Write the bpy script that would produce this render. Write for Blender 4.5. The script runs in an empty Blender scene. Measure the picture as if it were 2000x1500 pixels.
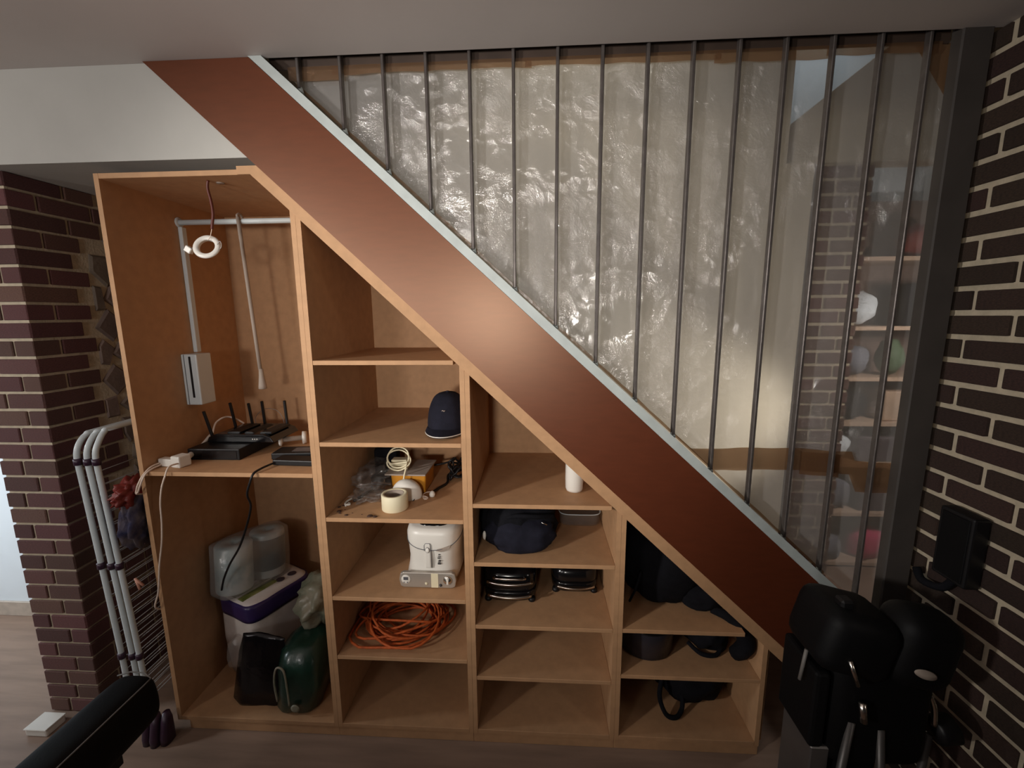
import bpy, bmesh, math, random
from mathutils import Vector, Matrix, noise
random.seed(7)
S = bpy.context.scene
COL = S.collection
# ------------------------------------------------------------------ camera
cd = bpy.data.cameras.new('camera'); cam = bpy.data.objects.new('camera', cd); COL.objects.link(cam)
cd.sensor_fit = 'HORIZONTAL'; cd.sensor_width = 36.0; cd.lens = 834.13 / 2000 * 36.0
cd.clip_start = 0.02; cd.clip_end = 60
_R = ((0.99849048, -0.00104571, 0.05491507), (0.05435653, 0.16229231, -0.98524442), (-0.00788202, 0.98674217, 0.16210417))
m4 = Matrix(_R).to_4x4(); m4.translation = Vector((1.43256, -1.39938, 1.64019)); cam.matrix_world = m4
S.camera = cam
# ------------------------------------------------------------------ light
def lin(c):
    r = []
    for v in c:
        v /= 255.0
        r.append(v / 12.92 if v <= .04045 else ((v + .055) / 1.055) ** 2.4)
    return tuple(r)
w = bpy.data.worlds.new('world'); S.world = w; w.use_nodes = True
w.node_tree.nodes['Background'].inputs[0].default_value = (.95, .88, .84, 1)
w.node_tree.nodes['Background'].inputs[1].default_value = 0.013
def area(name, loc, target, size, power, color, shape='DISK', spread=180):
    l = bpy.data.lights.new(name, 'AREA'); l.shape = shape; l.size = size; l.energy = power; l.color = color
    l.spread = math.radians(spread)
    o = bpy.data.objects.new(name, l); COL.objects.link(o); o.location = loc
    o.rotation_euler = (Vector(target) - Vector(loc)).to_track_quat('-Z', 'Y').to_euler()
    return o
def spot(name, loc, target, radius, power, color, size, blend=1.0):
    l = bpy.data.lights.new(name, 'SPOT'); l.shadow_soft_size = radius; l.energy = power; l.color = color
    l.spot_size = math.radians(size); l.spot_blend = blend
    o = bpy.data.objects.new(name, l); COL.objects.link(o); o.location = loc
    o.rotation_euler = (Vector(target) - Vector(loc)).to_track_quat('-Z', 'Y').to_euler()
    return o
spot('room_lamp', (-1.10, -2.15, 1.88), (1.28, 0, 1.50), .10, 240, (1.0, .95, .89), 52)
spot('back_lamp', (1.05, -2.7, 1.62), (1.22, 0, 1.60), .10, 125, (1.0, .95, .88), 50)
area('ceiling_fill', (.1, -2.4, 1.6), (.1, -1.7, 2.416), .4, 20.0, (1.0, .95, .92))  # added fill aimed up to brighten the ceiling, no known fitting
area('hall_lamp', (-1.75, -2.4, 1.9), (-.85, .2, 1.60), .30, 5.5, (1.0, .95, .9), spread=84)
area('hall_wall_fill', (-2.7, -.5, 1.6), (-1.6, .6, .8), .4, 15.0, (.86, .94, 1.0), spread=100)  # added cool fill to brighten the hall wall, no window known there
area('side_lamp', (3.5, -1.75, 1.7), (1.7, 0, .5), .25, 1.2, (1.0, .9, .8), spread=110)
area('stairwell_lamp', (1.5, .36, 3.45), (1.7, .92, 1.6), .8, 4.2, (1.0, .96, .88), spread=130)
spot('stair_wall_fill', (3.32, .34, 1.15), (1.9, .92, 1.05), .08, 66, (1.0, .97, .92), 64, .8)  # added unseen spot, lifts the right part of the wall behind the sheet
area('landing_window', (3.2, 1.25, 3.5), (3.1, 1.6, 2.9), .35, 1.6, (.80, .92, 1.0))
area('far_shelf_fill', (3.75, .55, 1.7), (3.45, 1.4, .9), .25, 7.0, (1.0, .93, .88))  # added fill kept out of view to brighten the far shelf
S.view_settings.view_transform = 'Standard'
try: S.view_settings.look = 'None'
except Exception: pass
S.view_settings.gamma = 1.0; S.view_settings.exposure = 0.0
S.view_settings.use_curve_mapping = False
# ------------------------------------------------------------------ materials
MATS = {}
def mat(name, col, rough=.6, metal=0., var=.10, vscale=8., bump=0., bscale=60., spec=.5, stretch=None, rnd=0., coat=0., sheen=0., col2=None):
    if name in MATS: return MATS[name]
    m = bpy.data.materials.new(name); m.use_nodes = True; nt = m.node_tree; N = nt.nodes; L = nt.links
    b = N['Principled BSDF']
    b.inputs['Roughness'].default_value = rough; b.inputs['Metallic'].default_value = metal
    b.inputs['Specular IOR Level'].default_value = spec
    b.inputs['Coat Weight'].default_value = coat; b.inputs['Coat Roughness'].default_value = .15
    b.inputs['Sheen Weight'].default_value = sheen
    c = lin(col); c2 = lin(col2) if col2 else tuple(v * (1 - var) ** 2 for v in c)
    tc = N.new('ShaderNodeTexCoord'); src = tc.outputs['Object']
    if stretch:
        mp = N.new('ShaderNodeMapping'); mp.inputs['Scale'].default_value = stretch[0]; mp.inputs['Rotation'].default_value = stretch[1]
        L.new(src, mp.inputs[0]); src = mp.outputs[0]
    nz = N.new('ShaderNodeTexNoise'); nz.inputs['Scale'].default_value = vscale; nz.inputs['Detail'].default_value = 5
    L.new(src, nz.inputs['Vector'])
    mx = N.new('ShaderNodeMix'); mx.data_type = 'RGBA'
    mx.inputs[6].default_value = (*c, 1); mx.inputs[7].default_value = (*c2, 1)
    cr = N.new('ShaderNodeMapRange'); cr.inputs['From Min'].default_value = .35; cr.inputs['From Max'].default_value = .68
    L.new(nz.outputs[0], cr.inputs[0]); L.new(cr.outputs[0], mx.inputs[0])
    out = mx.outputs[2]
    if rnd:
        oi = N.new('ShaderNodeObjectInfo'); hs = N.new('ShaderNodeHueSaturation')
        mr = N.new('ShaderNodeMapRange'); mr.inputs['To Min'].default_value = 1 - rnd; mr.inputs['To Max'].default_value = 1 + rnd
        L.new(oi.outputs['Random'], mr.inputs[0]); L.new(mr.outputs[0], hs.inputs['Value'])
        mh = N.new('ShaderNodeMapRange'); mh.inputs['To Min'].default_value = .485; mh.inputs['To Max'].default_value = .525
        ml = N.new('ShaderNodeMath'); ml.operation = 'MULTIPLY'; ml.inputs[1].default_value = 7.3
        fr = N.new('ShaderNodeMath'); fr.operation = 'FRACT'
        L.new(oi.outputs['Random'], ml.inputs[0]); L.new(ml.outputs[0], fr.inputs[0]); L.new(fr.outputs[0], mh.inputs[0]); L.new(mh.outputs[0], hs.inputs['Hue'])
        L.new(out, hs.inputs['Color']); out = hs.outputs[0]
    L.new(out, b.inputs['Base Color'])
    if bump:
        n2 = N.new('ShaderNodeTexNoise'); n2.inputs['Scale'].default_value = bscale; n2.inputs['Detail'].default_value = 4
        L.new(src, n2.inputs['Vector'])
        bp = N.new('ShaderNodeBump'); bp.inputs['Strength'].default_value = bump; bp.inputs['Distance'].default_value = .004
        L.new(n2.outputs[0], bp.inputs['Height']); L.new(bp.outputs[0], b.inputs['Normal'])
    MATS[name] = m
    return m
def film(name, haze, gloss, rough, tint=(1, 1, 1), bscale=18., bstr=.8, hcol=(.86, .84, .82), bdist=.012):
    m = bpy.data.materials.new(name); m.use_nodes = True; nt = m.node_tree; N = nt.nodes; L = nt.links
    N.remove(N['Principled BSDF'])
    out = N['Material Output']
    tc = N.new('ShaderNodeTexCoord')
    n1 = N.new('ShaderNodeTexNoise'); n1.inputs['Scale'].default_value = bscale; n1.inputs['Detail'].default_value = 7; n1.inputs['Roughness'].default_value = .62; n1.inputs['Distortion'].default_value = .6
    L.new(tc.outputs['Object'], n1.inputs['Vector'])
    vo = N.new('ShaderNodeTexVoronoi'); vo.inputs['Scale'].default_value = bscale * 1.6
    n0 = N.new('ShaderNodeTexNoise'); n0.inputs['Scale'].default_value = 6; n0.inputs['Detail'].default_value = 3
    L.new(tc.outputs['Object'], n0.inputs['Vector'])
    va = N.new('ShaderNodeVectorMath'); va.operation = 'MULTIPLY_ADD'; va.inputs[1].default_value = (.12, .12, .12)
    L.new(n0.outputs['Color'], va.inputs[0]); L.new(tc.outputs['Object'], va.inputs[2]); L.new(va.outputs[0], vo.inputs['Vector'])
    ad = N.new('ShaderNodeMath'); ad.operation = 'MULTIPLY_ADD'; ad.inputs[1].default_value = .5
    L.new(vo.outputs['Distance'], ad.inputs[0]); L.new(n1.outputs[0], ad.inputs[2])
    # crumple strength varies over the sheet
    n3 = N.new('ShaderNodeTexNoise'); n3.inputs['Scale'].default_value = 2.6; n3.inputs['Detail'].default_value = 2
    L.new(tc.outputs['Object'], n3.inputs['Vector'])
    mr = N.new('ShaderNodeMapRange'); mr.inputs['From Min'].default_value = .36; mr.inputs['From Max'].default_value = .66
    mr.inputs['To Min'].default_value = .15 * bstr; mr.inputs['To Max'].default_value = bstr
    L.new(n3.outputs[0], mr.inputs[0])
    bp = N.new('ShaderNodeBump'); bp.inputs['Distance'].default_value = bdist
    L.new(mr.outputs[0], bp.inputs['Strength']); L.new(ad.outputs[0], bp.inputs['Height'])
    tr = N.new('ShaderNodeBsdfTransparent'); tr.inputs[0].default_value = (*tint, 1)
    df = N.new('ShaderNodeBsdfDiffuse'); df.inputs[0].default_value = (*hcol, 1)
    tl = N.new('ShaderNodeBsdfTranslucent'); tl.inputs[0].default_value = (*hcol, 1)
    mh = N.new('ShaderNodeMixShader'); mh.inputs[0].default_value = .35; L.new(df.outputs[0], mh.inputs[1]); L.new(tl.outputs[0], mh.inputs[2])
    m1 = N.new('ShaderNodeMixShader'); m1.inputs[0].default_value = haze; L.new(tr.outputs[0], m1.inputs[1]); L.new(mh.outputs[0], m1.inputs[2])
    gl = N.new('ShaderNodeBsdfGlossy'); gl.inputs['Roughness'].default_value = rough; L.new(bp.outputs[0], gl.inputs['Normal'])
    m2 = N.new('ShaderNodeMixShader'); m2.inputs[0].default_value = gloss; L.new(m1.outputs[0], m2.inputs[1]); L.new(gl.outputs[0], m2.inputs[2])
    L.new(m2.outputs[0], out.inputs[0])
    return m
M_MDF = mat('mdf_board', (188, 146, 108), .62, var=.06, vscale=30, bump=.08, bscale=300, spec=.3)
M_STR = mat('stained_stringer_wood', (94, 45, 27), .38, var=.08, vscale=5, stretch=((3, 1, 14), (0, math.radians(43), 0)), spec=1.0)
M_STR.node_tree.nodes['Principled BSDF'].inputs['Specular Tint'].default_value = (1, .68, .48, 1)
M_CAP = mat('grey_painted_capping', (186, 194, 192), .5, var=.07, vscale=20)
M_BAR = mat('galvanised_baluster_steel', (104, 97, 94), .42, metal=.5, var=.12, vscale=40)
M_DARKBAR = mat('dark_header_wood', (74, 58, 48), .7, var=.2)
M_POST = mat('grey_brown_post', (72, 66, 62), .7, var=.12)
M_WHITEWALL = mat('white_wall_paint', (186, 184, 178), .8, var=.02, bump=.05, bscale=200)
M_CEIL = mat('ceiling_paint', (200, 191, 186), .85, var=.03, vscale=3)
M_BEIGE = mat('beige_stair_wall', (206, 194, 172), .85, var=.03, vscale=2)
M_BLUEW = mat('cool_white_wall', (222, 230, 236), .85, var=.02)
M_FLOOR = mat('laminate_floor', (150, 126, 110), .45, var=.14, vscale=3, stretch=((1, 9, 1), (0, 0, math.radians(35))), spec=.35)
M_SKIRT = mat('stone_skirting', (186, 172, 158), .5, var=.1, vscale=25)
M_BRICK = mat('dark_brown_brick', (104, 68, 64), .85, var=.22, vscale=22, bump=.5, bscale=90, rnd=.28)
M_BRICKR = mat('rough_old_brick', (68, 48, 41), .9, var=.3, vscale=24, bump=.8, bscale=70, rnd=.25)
M_MORT = mat('mortar', (198, 184, 160), .95, var=.10, vscale=40, bump=.5, bscale=120)
M_STONE = mat('grey_fieldstone', (132, 116, 106), .85, var=.2, vscale=14, bump=.5, bscale=50, rnd=.2)
M_WPLAST = mat('white_plastic', (226, 222, 214), .35, var=.02)
M_WTUBE = mat('white_enamel_tube', (206, 214, 216), .35, var=.03)
M_WIRE = mat('grey_airer_wire', (150, 144, 140), .45, metal=.4)
M_PURPLE = mat('purple_clip_plastic', (58, 34, 54), .4, var=.1)
M_BLACK = mat('black_plastic', (20, 19, 21), .45, var=.1, spec=.35)
M_BLACKG = mat('gloss_black_plastic', (18, 17, 19), .16, var=.1)
M_VINYL = mat('black_vinyl', (9, 9, 11), .6, var=.15, spec=.2, bump=.1, bscale=150)
M_PIPING = mat('grey_piping', (120, 116, 112), .5)
M_DTUBE = mat('dull_grey_tube', (92, 88, 86), .4, metal=.4)
M_CLOTHB = mat('black_fabric', (22, 22, 27), .9, var=.2, vscale=30, bump=.4, bscale=250, spec=.15)
M_NAVY = mat('navy_fabric', (32, 32, 43), .9, var=.15, vscale=40, bump=.3, bscale=300, spec=.15)
M_CHROME = mat('brushed_chrome', (214, 206, 196), .22, metal=1., var=.05)
M_SATIN = mat('satin_silver', (186, 178, 168), .34, metal=.45, var=.06)
M_CREAM = mat('cream_tape', (232, 222, 190), .55, var=.03)
M_CARD = mat('grey_card', (160, 146, 134), .75, var=.05)
M_YELLOW = mat('amber_plastic', (196, 132, 30), .4, var=.15)
M_ROPE = mat('orange_cord', (206, 96, 38), .7, var=.2, vscale=60)
M_WIREBR = mat('brown_flex', (92, 34, 22), .5, var=.1)
M_CORDW = mat('white_flex', (226, 206, 190), .5, var=.04)
M_GREEN = mat('dark_green_bag', (26, 58, 46), .3, var=.25, vscale=12, bump=.5, bscale=30, coat=.3)
M_GREENL = mat('green_white_bag', (150, 142, 124), .35, var=.3, vscale=9, bump=.5, bscale=30, col2=(96, 104, 86))
M_FOIL = mat('dark_foil', (30, 26, 28), .18, metal=.4, var=.2, bump=.7, bscale=25)
M_PAPER = mat('paper_in_film', (222, 214, 208), .35, var=.12, vscale=10, coat=.4)
M_TEAL = mat('teal_wrap', (140, 172, 176), .3, var=.25, vscale=12, coat=.4, col2=(218, 224, 222))
M_TEALD = mat('teal_print', (74, 104, 112), .35, var=.25, vscale=14)
M_PURPB = mat('purple_print', (54, 40, 92), .35, var=.1)
M_OLIVE = mat('olive_print', (92, 104, 44), .35, var=.25, vscale=20, col2=(150, 150, 96))
M_SCREEN = mat('grey_display', (96, 98, 104), .25)
M_MARK = mat('dark_mark', (50, 48, 50), .6)
M_RED = mat('red_peg_plastic', (132, 46, 38), .5, var=.2)
M_BLUE = mat('blue_bag_net', (46, 46, 78), .8, var=.35, vscale=22, bump=.5, bscale=60, col2=(96, 84, 84))
M_PINKW = mat('pink_wood_peg', (206, 150, 128), .6, var=.1)
M_PINK = mat('pink_cloth', (206, 70, 110), .9, var=.1)
M_DARKBOX = mat('dark_violet_box', (70, 58, 66), .7, var=.1)
M_GREYCL = mat('grey_blue_cloth', (120, 122, 132), .9, var=.2)
M_GREENC = mat('green_item', (92, 112, 86), .7, var=.1)
M_SHELFW = mat('pale_shelf_wood', (190, 162, 138), .7, var=.1)
M_TREAD = mat('grey_stair_tread', (120, 108, 100), .7, var=.1)
M_DUST = mat('debris_brown', (74, 48, 34), .8, var=.2)
F_SHEET = film('clear_dust_sheet', .32, .15, .12, (.93, .92, .90), bscale=13, bstr=1.0, bdist=.04)
F_SHEET2 = film('clear_dust_sheet_lower', .30, .08, .2, (.94, .92, .92), bscale=10, bstr=.6, bdist=.03)
F_TAPE = film('brown_packing_tape', .45, .06, .3, (.66, .50, .37), bscale=30, bstr=.3, hcol=lin((150, 116, 86)))
F_BAG = film('clear_bag', .09, .12, .12, (.95, .94, .93), bscale=30, bstr=.8)
F_WRAP = film('wrap_film', .25, .12, .15, (.95, .96, .97), bscale=22, bstr=.7)
# ------------------------------------------------------------------ builders
WLOC = {}
def link(name, me, m, parent=None, smooth=False):
    if len(me.vertices):
        xs = [v.co for v in me.vertices]
        lo = Vector((min(v.x for v in xs), min(v.y for v in xs), min(v.z for v in xs)))
        hi = Vector((max(v.x for v in xs), max(v.y for v in xs), max(v.z for v in xs)))
        c = (lo + hi) / 2; c.z = lo.z
        me.transform(Matrix.Translation(-c))
    else: c = Vector()
    o = bpy.data.objects.new(name, me); COL.objects.link(o)
    if m: me.materials.append(m)
    if smooth: me.polygons.foreach_set('use_smooth', [True] * len(me.polygons))
    if parent is not None:
        o.parent = parent; o.location = c - WLOC[parent.name]
    else: o.location = c
    WLOC[o.name] = c
    return o
def thing(name, loc, label, cat, group=None):
    o = bpy.data.objects.new(name, None); COL.objects.link(o); o.location = loc; WLOC[o.name] = Vector(loc)
    o.empty_display_size = .05
    return tag(o, label, cat, group)
def tag(o, label=None, cat=None, group=None, kind=None):
    if label: o['label'] = label
    if cat: o['category'] = cat
    if group: o['group'] = group
    if kind: o['kind'] = kind
    return o
def struct(o, label=None):
    o['kind'] = 'structure'
    if label: o['label'] = label
    return o
def mesh(name, vs, fs, m, parent=None, smooth=False, X=None):
    me = bpy.data.meshes.new(name); me.from_pydata([tuple(v) for v in vs], [], fs)
    if X is not None: me.transform(X)
    bm = bmesh.new(); bm.from_mesh(me); bmesh.ops.recalc_face_normals(bm, faces=bm.faces); bm.to_mesh(me); bm.free()
    return link(name, me, m, parent, smooth)
def bmobj(name, bm, m, parent=None, smooth=False, X=None):
    me = bpy.data.meshes.new(name); bmesh.ops.recalc_face_normals(bm, faces=bm.faces); bm.to_mesh(me); bm.free()
    if X is not None: me.transform(X)
    return link(name, me, m, parent, smooth)
def box(name, x0, x1, y0, y1, z0, z1, m, parent=None, bev=.001, X=None, seg=1, smooth=False):
    bm = bmesh.new(); bmesh.ops.create_cube(bm, size=1)
    for v in bm.verts:
        v.co = Vector(((x0 + x1) / 2 + v.co.x * (x1 - x0), (y0 + y1) / 2 + v.co.y * (y1 - y0), (z0 + z1) / 2 + v.co.z * (z1 - z0)))
    if bev: bmesh.ops.bevel(bm, geom=bm.edges[:], offset=bev, segments=seg, profile=.5, affect='EDGES')
    return bmobj(name, bm, m, parent, smooth, X)
def prism(name, poly, y0, y1, m, parent=None, bev=.0, X=None):
    """polygon in x,z extruded along y"""
    n = len(poly)
    vs = [(x, y0, z) for x, z in poly] + [(x, y1, z) for x, z in poly]
    fs = [list(range(n)), list(range(2 * n - 1, n - 1, -1))] + [[i, (i + 1) % n, (i + 1) % n + n, i + n] for i in range(n)]
    if not bev: return mesh(name, vs, fs, m, parent, X=X)
    bm = bmesh.new(); bv = [bm.verts.new(v) for v in vs]
    for f in fs: bm.faces.new([bv[i] for i in f])
    bmesh.ops.bevel(bm, geom=bm.edges[:], offset=bev, segments=2, profile=.5, affect='EDGES')
    return bmobj(name, bm, m, parent, X=X)
def cr(pts, k=6):
    P = [Vector(p) for p in pts]; out = []
    for i in range(len(P) - 1):
        a = P[max(i - 1, 0)]; b = P[i]; c = P[i + 1]; d = P[min(i + 2, len(P) - 1)]
        for j in range(k):
            t = j / k
            out.append(.5 * ((2 * b) + (c - a) * t + (2 * a - 5 * b + 4 * c - d) * t * t + (3 * b - a - 3 * c + d) * t ** 3))
    out.append(P[-1]); return out
def tube_data(pts, r, segs=8, closed=False):
    P = [Vector(p) for p in pts]; n = len(P); vs = []; fs = []
    t0 = (P[1] - P[0]).normalized(); up = Vector((0, 0, 1)) if abs(t0.z) < .9 else Vector((1, 0, 0))
    u = t0.cross(up).normalized()
    for i in range(n):
        if closed: t = (P[(i + 1) % n] - P[i - 1]).normalized()
        else: t = (P[min(i + 1, n - 1)] - P[max(i - 1, 0)]).normalized()
        u = (u - t * u.dot(t)).normalized(); v = t.cross(u)
        rr = r[i] if isinstance(r, (list, tuple)) else r
        for s in range(segs):
            a = 2 * math.pi * s / segs; vs.append(P[i] + (u * math.cos(a) + v * math.sin(a)) * rr)
    for i in range(n if closed else n - 1):
        for s in range(segs):
            j = (i + 1) % n
            fs.append([i * segs + s, i * segs + (s + 1) % segs, j * segs + (s + 1) % segs, j * segs + s])
    if not closed:
        fs.append(list(range(segs - 1, -1, -1))); fs.append([(n - 1) * segs + s for s in range(segs)])
    return vs, fs
def tube(name, pts, r, m, parent=None, segs=8, closed=False, smooth_k=0, X=None):
    if smooth_k:
        n0 = len(pts); pts = cr(pts, smooth_k)
        if isinstance(r, (list, tuple)):
            q = []
            for i in range(len(pts)):
                t = i / (len(pts) - 1) * (n0 - 1); j = min(int(t), n0 - 2); q.append(r[j] + (r[j + 1] - r[j]) * (t - j))
            r = q
    vs, fs = tube_data(pts, r, segs, closed)
    return mesh(name, vs, fs, m, parent, True, X)
def loft(name, rings, m, parent=None, n=28, X=None, smooth=True, jit=0., seed=0, sub=0):
    """rings: (z, cx, cy, hx, hy, power) superellipse sections stacked in z"""
    vs = []; fs = []
    for (z, cx, cy, hx, hy, p) in rings:
        for i in range(n):
            a = 2 * math.pi * i / n; c, s = math.cos(a), math.sin(a)
            x = cx + hx * math.copysign(abs(c) ** (2 / p), c); y = cy + hy * math.copysign(abs(s) ** (2 / p), s)
            q = Vector((x, y, z))
            if jit:
                q += Vector(noise.noise_vector(q * 9 + Vector((seed, seed, 0)))) * jit + Vector(noise.noise_vector(q * 25 + Vector((seed, 0, 5)))) * jit * .5
            vs.append(q)
    k = len(rings)
    for j in range(k - 1):
        for i in range(n): fs.append([j * n + i, j * n + (i + 1) % n, (j + 1) * n + (i + 1) % n, (j + 1) * n + i])
    fs.append(list(range(n - 1, -1, -1))); fs.append([(k - 1) * n + i for i in range(n)])
    return mesh(name, vs, fs, m, parent, smooth, X)
def lathe(name, prof, m, parent=None, n=28, X=None, c=(0, 0, 0)):
    vs = []; fs = []
    for (r, z) in prof:
        for i in range(n):
            a = 2 * math.pi * i / n; vs.append((c[0] + r * math.cos(a), c[1] + r * math.sin(a), c[2] + z))
    for j in range(len(prof) - 1):
        for i in range(n): fs.append([j * n + i, j * n + (i + 1) % n, (j + 1) * n + (i + 1) % n, (j + 1) * n + i])
    if prof[0][0] != prof[-1][0] or prof[0][1] != prof[-1][1]:
        fs.append(list(range(n - 1, -1, -1))); fs.append([(len(prof) - 1) * n + i for i in range(n)])
    return mesh(name, vs, fs, m, parent, True, X)
def blob(name, c, r, m, parent=None, amp=.15, freq=3., seed=0, floor=None, wall=None, fold=0., sub=4, X=None):
    bm = bmesh.new(); bmesh.ops.create_icosphere(bm, subdivisions=sub, radius=1)
    for v in bm.verts:
        d = v.co.copy(); k = 1 + amp * noise.noise(d * freq + Vector((seed, seed * 2, 0))) + amp * .5 * noise.noise(d * freq * 2.3 + Vector((0, seed, 3)))
        if fold: k += fold * abs(noise.noise(d * freq * 1.7 + Vector((seed, 9, 0)))) - fold * .3
        v.co = Vector((c[0] + d.x * r[0] * k, c[1] + d.y * r[1] * k, c[2] + d.z * r[2] * k))
        if floor is not None and v.co.z < floor: v.co.z = floor + .0005
        if wall:
            v.co.x = min(max(v.co.x, wall[0]), wall[1])
            if len(wall) > 2: v.co.y = min(v.co.y, wall[2])
            if len(wall) > 3: v.co.z = min(v.co.z, wall[3](v.co.x) if callable(wall[3]) else wall[3])
    return bmobj(name, bm, m, parent, True, X)
def rotm(c, rx=0, ry=0, rz=0):
    c = Vector(c)
    return Matrix.Translation(c) @ Matrix.Rotation(math.radians(rz), 4, 'Z') @ Matrix.Rotation(math.radians(ry), 4, 'Y') @ Matrix.Rotation(math.radians(rx), 4, 'X') @ Matrix.Translation(-c)
# ------------------------------------------------------------------ room shell
CZ = 2.416
zs = lambda x: 2.405 - .935 * (x - .235)      # lower edge of the stringer
zu = lambda x: 2.413 - .920 * (x - .563)      # upper edge of the stringer
zc = lambda x: 2.416 - .920 * (x - .606)      # top of its capping
zi = lambda x: 2.076 - .941 * (x - .537)      # underside of the sloped cabinet top
struct(box('floor', -4.2, 5.0, -5.0, 2.6, -.05, 0, M_FLOOR, bev=0), 'brown wood floor in front of the cabinet')
struct(box('ceiling', -4.2, 5.0, -5.0, .0055, CZ, CZ + .2, M_CEIL, bev=0), 'flat grey-white ceiling')
struct(prism('wall_upper', [(-4.2, 2.136), (.520, 2.136), (.222, 2.4155), (.222, CZ + .2), (-4.2, CZ + .2)], .006, .60, M_WHITEWALL), 'white wall and soffit above the cabinet')
struct(box('wall_hall', -4.2, -.50, .60, .72, 0, 2.136, M_BLUEW, bev=0), 'white wall beyond the brick pillar')
struct(box('baseboard_left', -4.2, -.62, .588, .5995, 0, .085, M_SKIRT, bev=.002), 'stone skirting of the white wall')
struct(prism('wall_stair', [(-.49, 0), (2.80, 0), (2.80, 2.36), (2.665, 2.36), (2.665, 3.5), (-.49, 3.5)], .92, .955, M_BEIGE), 'beige wall behind the stair bars')
struct(prism('wall_landing', [(2.67, 2.37), (4.9, 2.37), (4.9, 3.5), (3.9, 3.5), (2.67, 2.535)], .96, 1.06, M_BEIGE), 'beige wall with sloping top beyond the stairs')
struct(box('wall_far', 2.67, 4.9, 1.72, 1.8, 0, 3.6, M_BLUEW, bev=0), 'far pale wall beyond the stairs')
struct(box('wall_far_side', 4.9, 5.0, .0, 2.6, 0, 3.6, M_BEIGE, bev=0), 'side wall of the far room')
struct(box('ceiling_stair', -.6, 5.0, .02, 1.9, 3.6, 3.7, M_CEIL, bev=0), 'ceiling over the stairwell')
struct(box('trim_slab', .62, 5.0, .012, .03, CZ + .012, CZ + 1.2, M_DARKBAR, bev=0), 'dark edge of the floor slab above the bars')
struct(box('wall_behind_cabinet', -.50, -.01, .62, .919, 0, 3.5, M_STONE, bev=0))
# ------------------------------------------------------------------ bricks
_bm = {}
def brick_mesh(m):
    if m.name not in _bm:
        bm = bmesh.new(); bmesh.ops.create_cube(bm, size=1)
        bmesh.ops.bevel(bm, geom=bm.edges[:], offset=.028, segments=1, affect='EDGES')
        me = bpy.data.meshes.new('brick'); bm.to_mesh(me); bm.free(); me.materials.append(m); _bm[m.name] = me
    return _bm[m.name]
def brick(parent, m, x0, x1, y0, y1, z0, z1):
    o = bpy.data.objects.new('brick', brick_mesh(m)); COL.objects.link(o); o.parent = parent
    o.location = Vector(((x0 + x1) / 2, (y0 + y1) / 2, (z0 + z1) / 2)) - WLOC[parent.name]
    o.scale = (x1 - x0, y1 - y0, z1 - z0)
    o.rotation_euler = (random.uniform(-.006, .006), random.uniform(-.004, .004), random.uniform(-.004, .004))
    return o
# pillar at the left: front face y=.05, right side x=-.38
PX0, PX1, PY0, PY1 = -.608, -.380, .050, .60
pil = struct(box('wall_left', PX0 + .007, PX1 - .007, PY0 + .007, PY1, 0, 2.1355, M_MORT, bev=0), 'dark brick pillar left of the cabinet with pale mortar')
CO = .0651; J = .0105; n_c = 33
fr = [.40, .67, .30, .56, .36, .62, .45, .70]
ends = []
for i in range(n_c):
    z0 = i * CO + .004; z1 = z0 + CO - J
    if z1 > 2.135: z1 = 2.1345
    s = PX0 + (PX1 - PX0) * (fr[(i * 3) % 8] + random.uniform(-.04, .04))
    wrap = i % 2
    ret = .088 if wrap else .185
    brick(pil, M_BRICK, PX0, s - J / 2, PY0, PY0 + .09, z0, z1)
    brick(pil, M_BRICK, s + J / 2, PX1, PY0, PY0 + ret, z0, z1)
    y = PY0 + ret + J; lim = .245 + .05 * noise.noise(Vector((i * .83, 3.1, 0))) + (.03 if wrap else 0) + (.11 if i > 29 else 0) + (.05 if 14 < i < 18 else 0)
    if i < 11: lim = .52
    k = 0
    while y < lim:
        ln = .185 if (k or wrap) else random.choice((.088, .185)); y1 = min(y + ln, lim)
        if y1 - y > .03: brick(pil, M_BRICK, PX1 - .09, PX1 + random.uniform(-.002, .002), y, y1, z0, z1)
        y += ln + J; k += 1
    ends.append(min(y - J, lim))
# field stones of the side face behind the bricks
random.seed(11)
def stone(parent, pts, x0, x1):
    c = sum((Vector((0, p[0], p[1])) for p in pts), Vector()) / len(pts)
    vs = []; n = len(pts)
    for d, s in ((x0, 1.), (x1 - .006, 1.), (x1, .84)):
        for p in pts: vs.append((d, c.y + (p[0] - c.y) * s, c.z + (p[1] - c.z) * s))
    fs = [[2 * n + i for i in range(n)]]
    for r in range(2): fs += [[r * n + i, r * n + (i + 1) % n, (r + 1) * n + (i + 1) % n, (r + 1) * n + i] for i in range(n)]
    o = mesh('stone', vs, fs, M_STONE, parent); return o
for r in range(12):
    for q in range(3):
        zc0 = .80 + r * .115; yc = .285 + q * .125 + (.06 if r % 2 else 0)
        i0 = min(n_c - 1, int(zc0 / CO)); e = max(ends[max(0, i0 - 1):i0 + 2])
        if yc + .02 < e or zc0 > 2.05 or yc > .56: continue
        pts = []
        for a in (45, 135, 225, 315) if (r + q) % 3 else (10, 80, 150, 230, 300):
            t = math.radians(a + 45 * ((r + q) % 2) + random.uniform(-9, 9)); rad = random.uniform(.066, .080)
            py = max(e + .008, min(.595, yc + rad * math.cos(t))); pts.append((py, min(2.11, zc0 + rad * math.sin(t) * .9)))
        stone(pil, pts, PX1 - .04, PX1 + random.uniform(-.001, .006))
random.seed(5)
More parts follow.
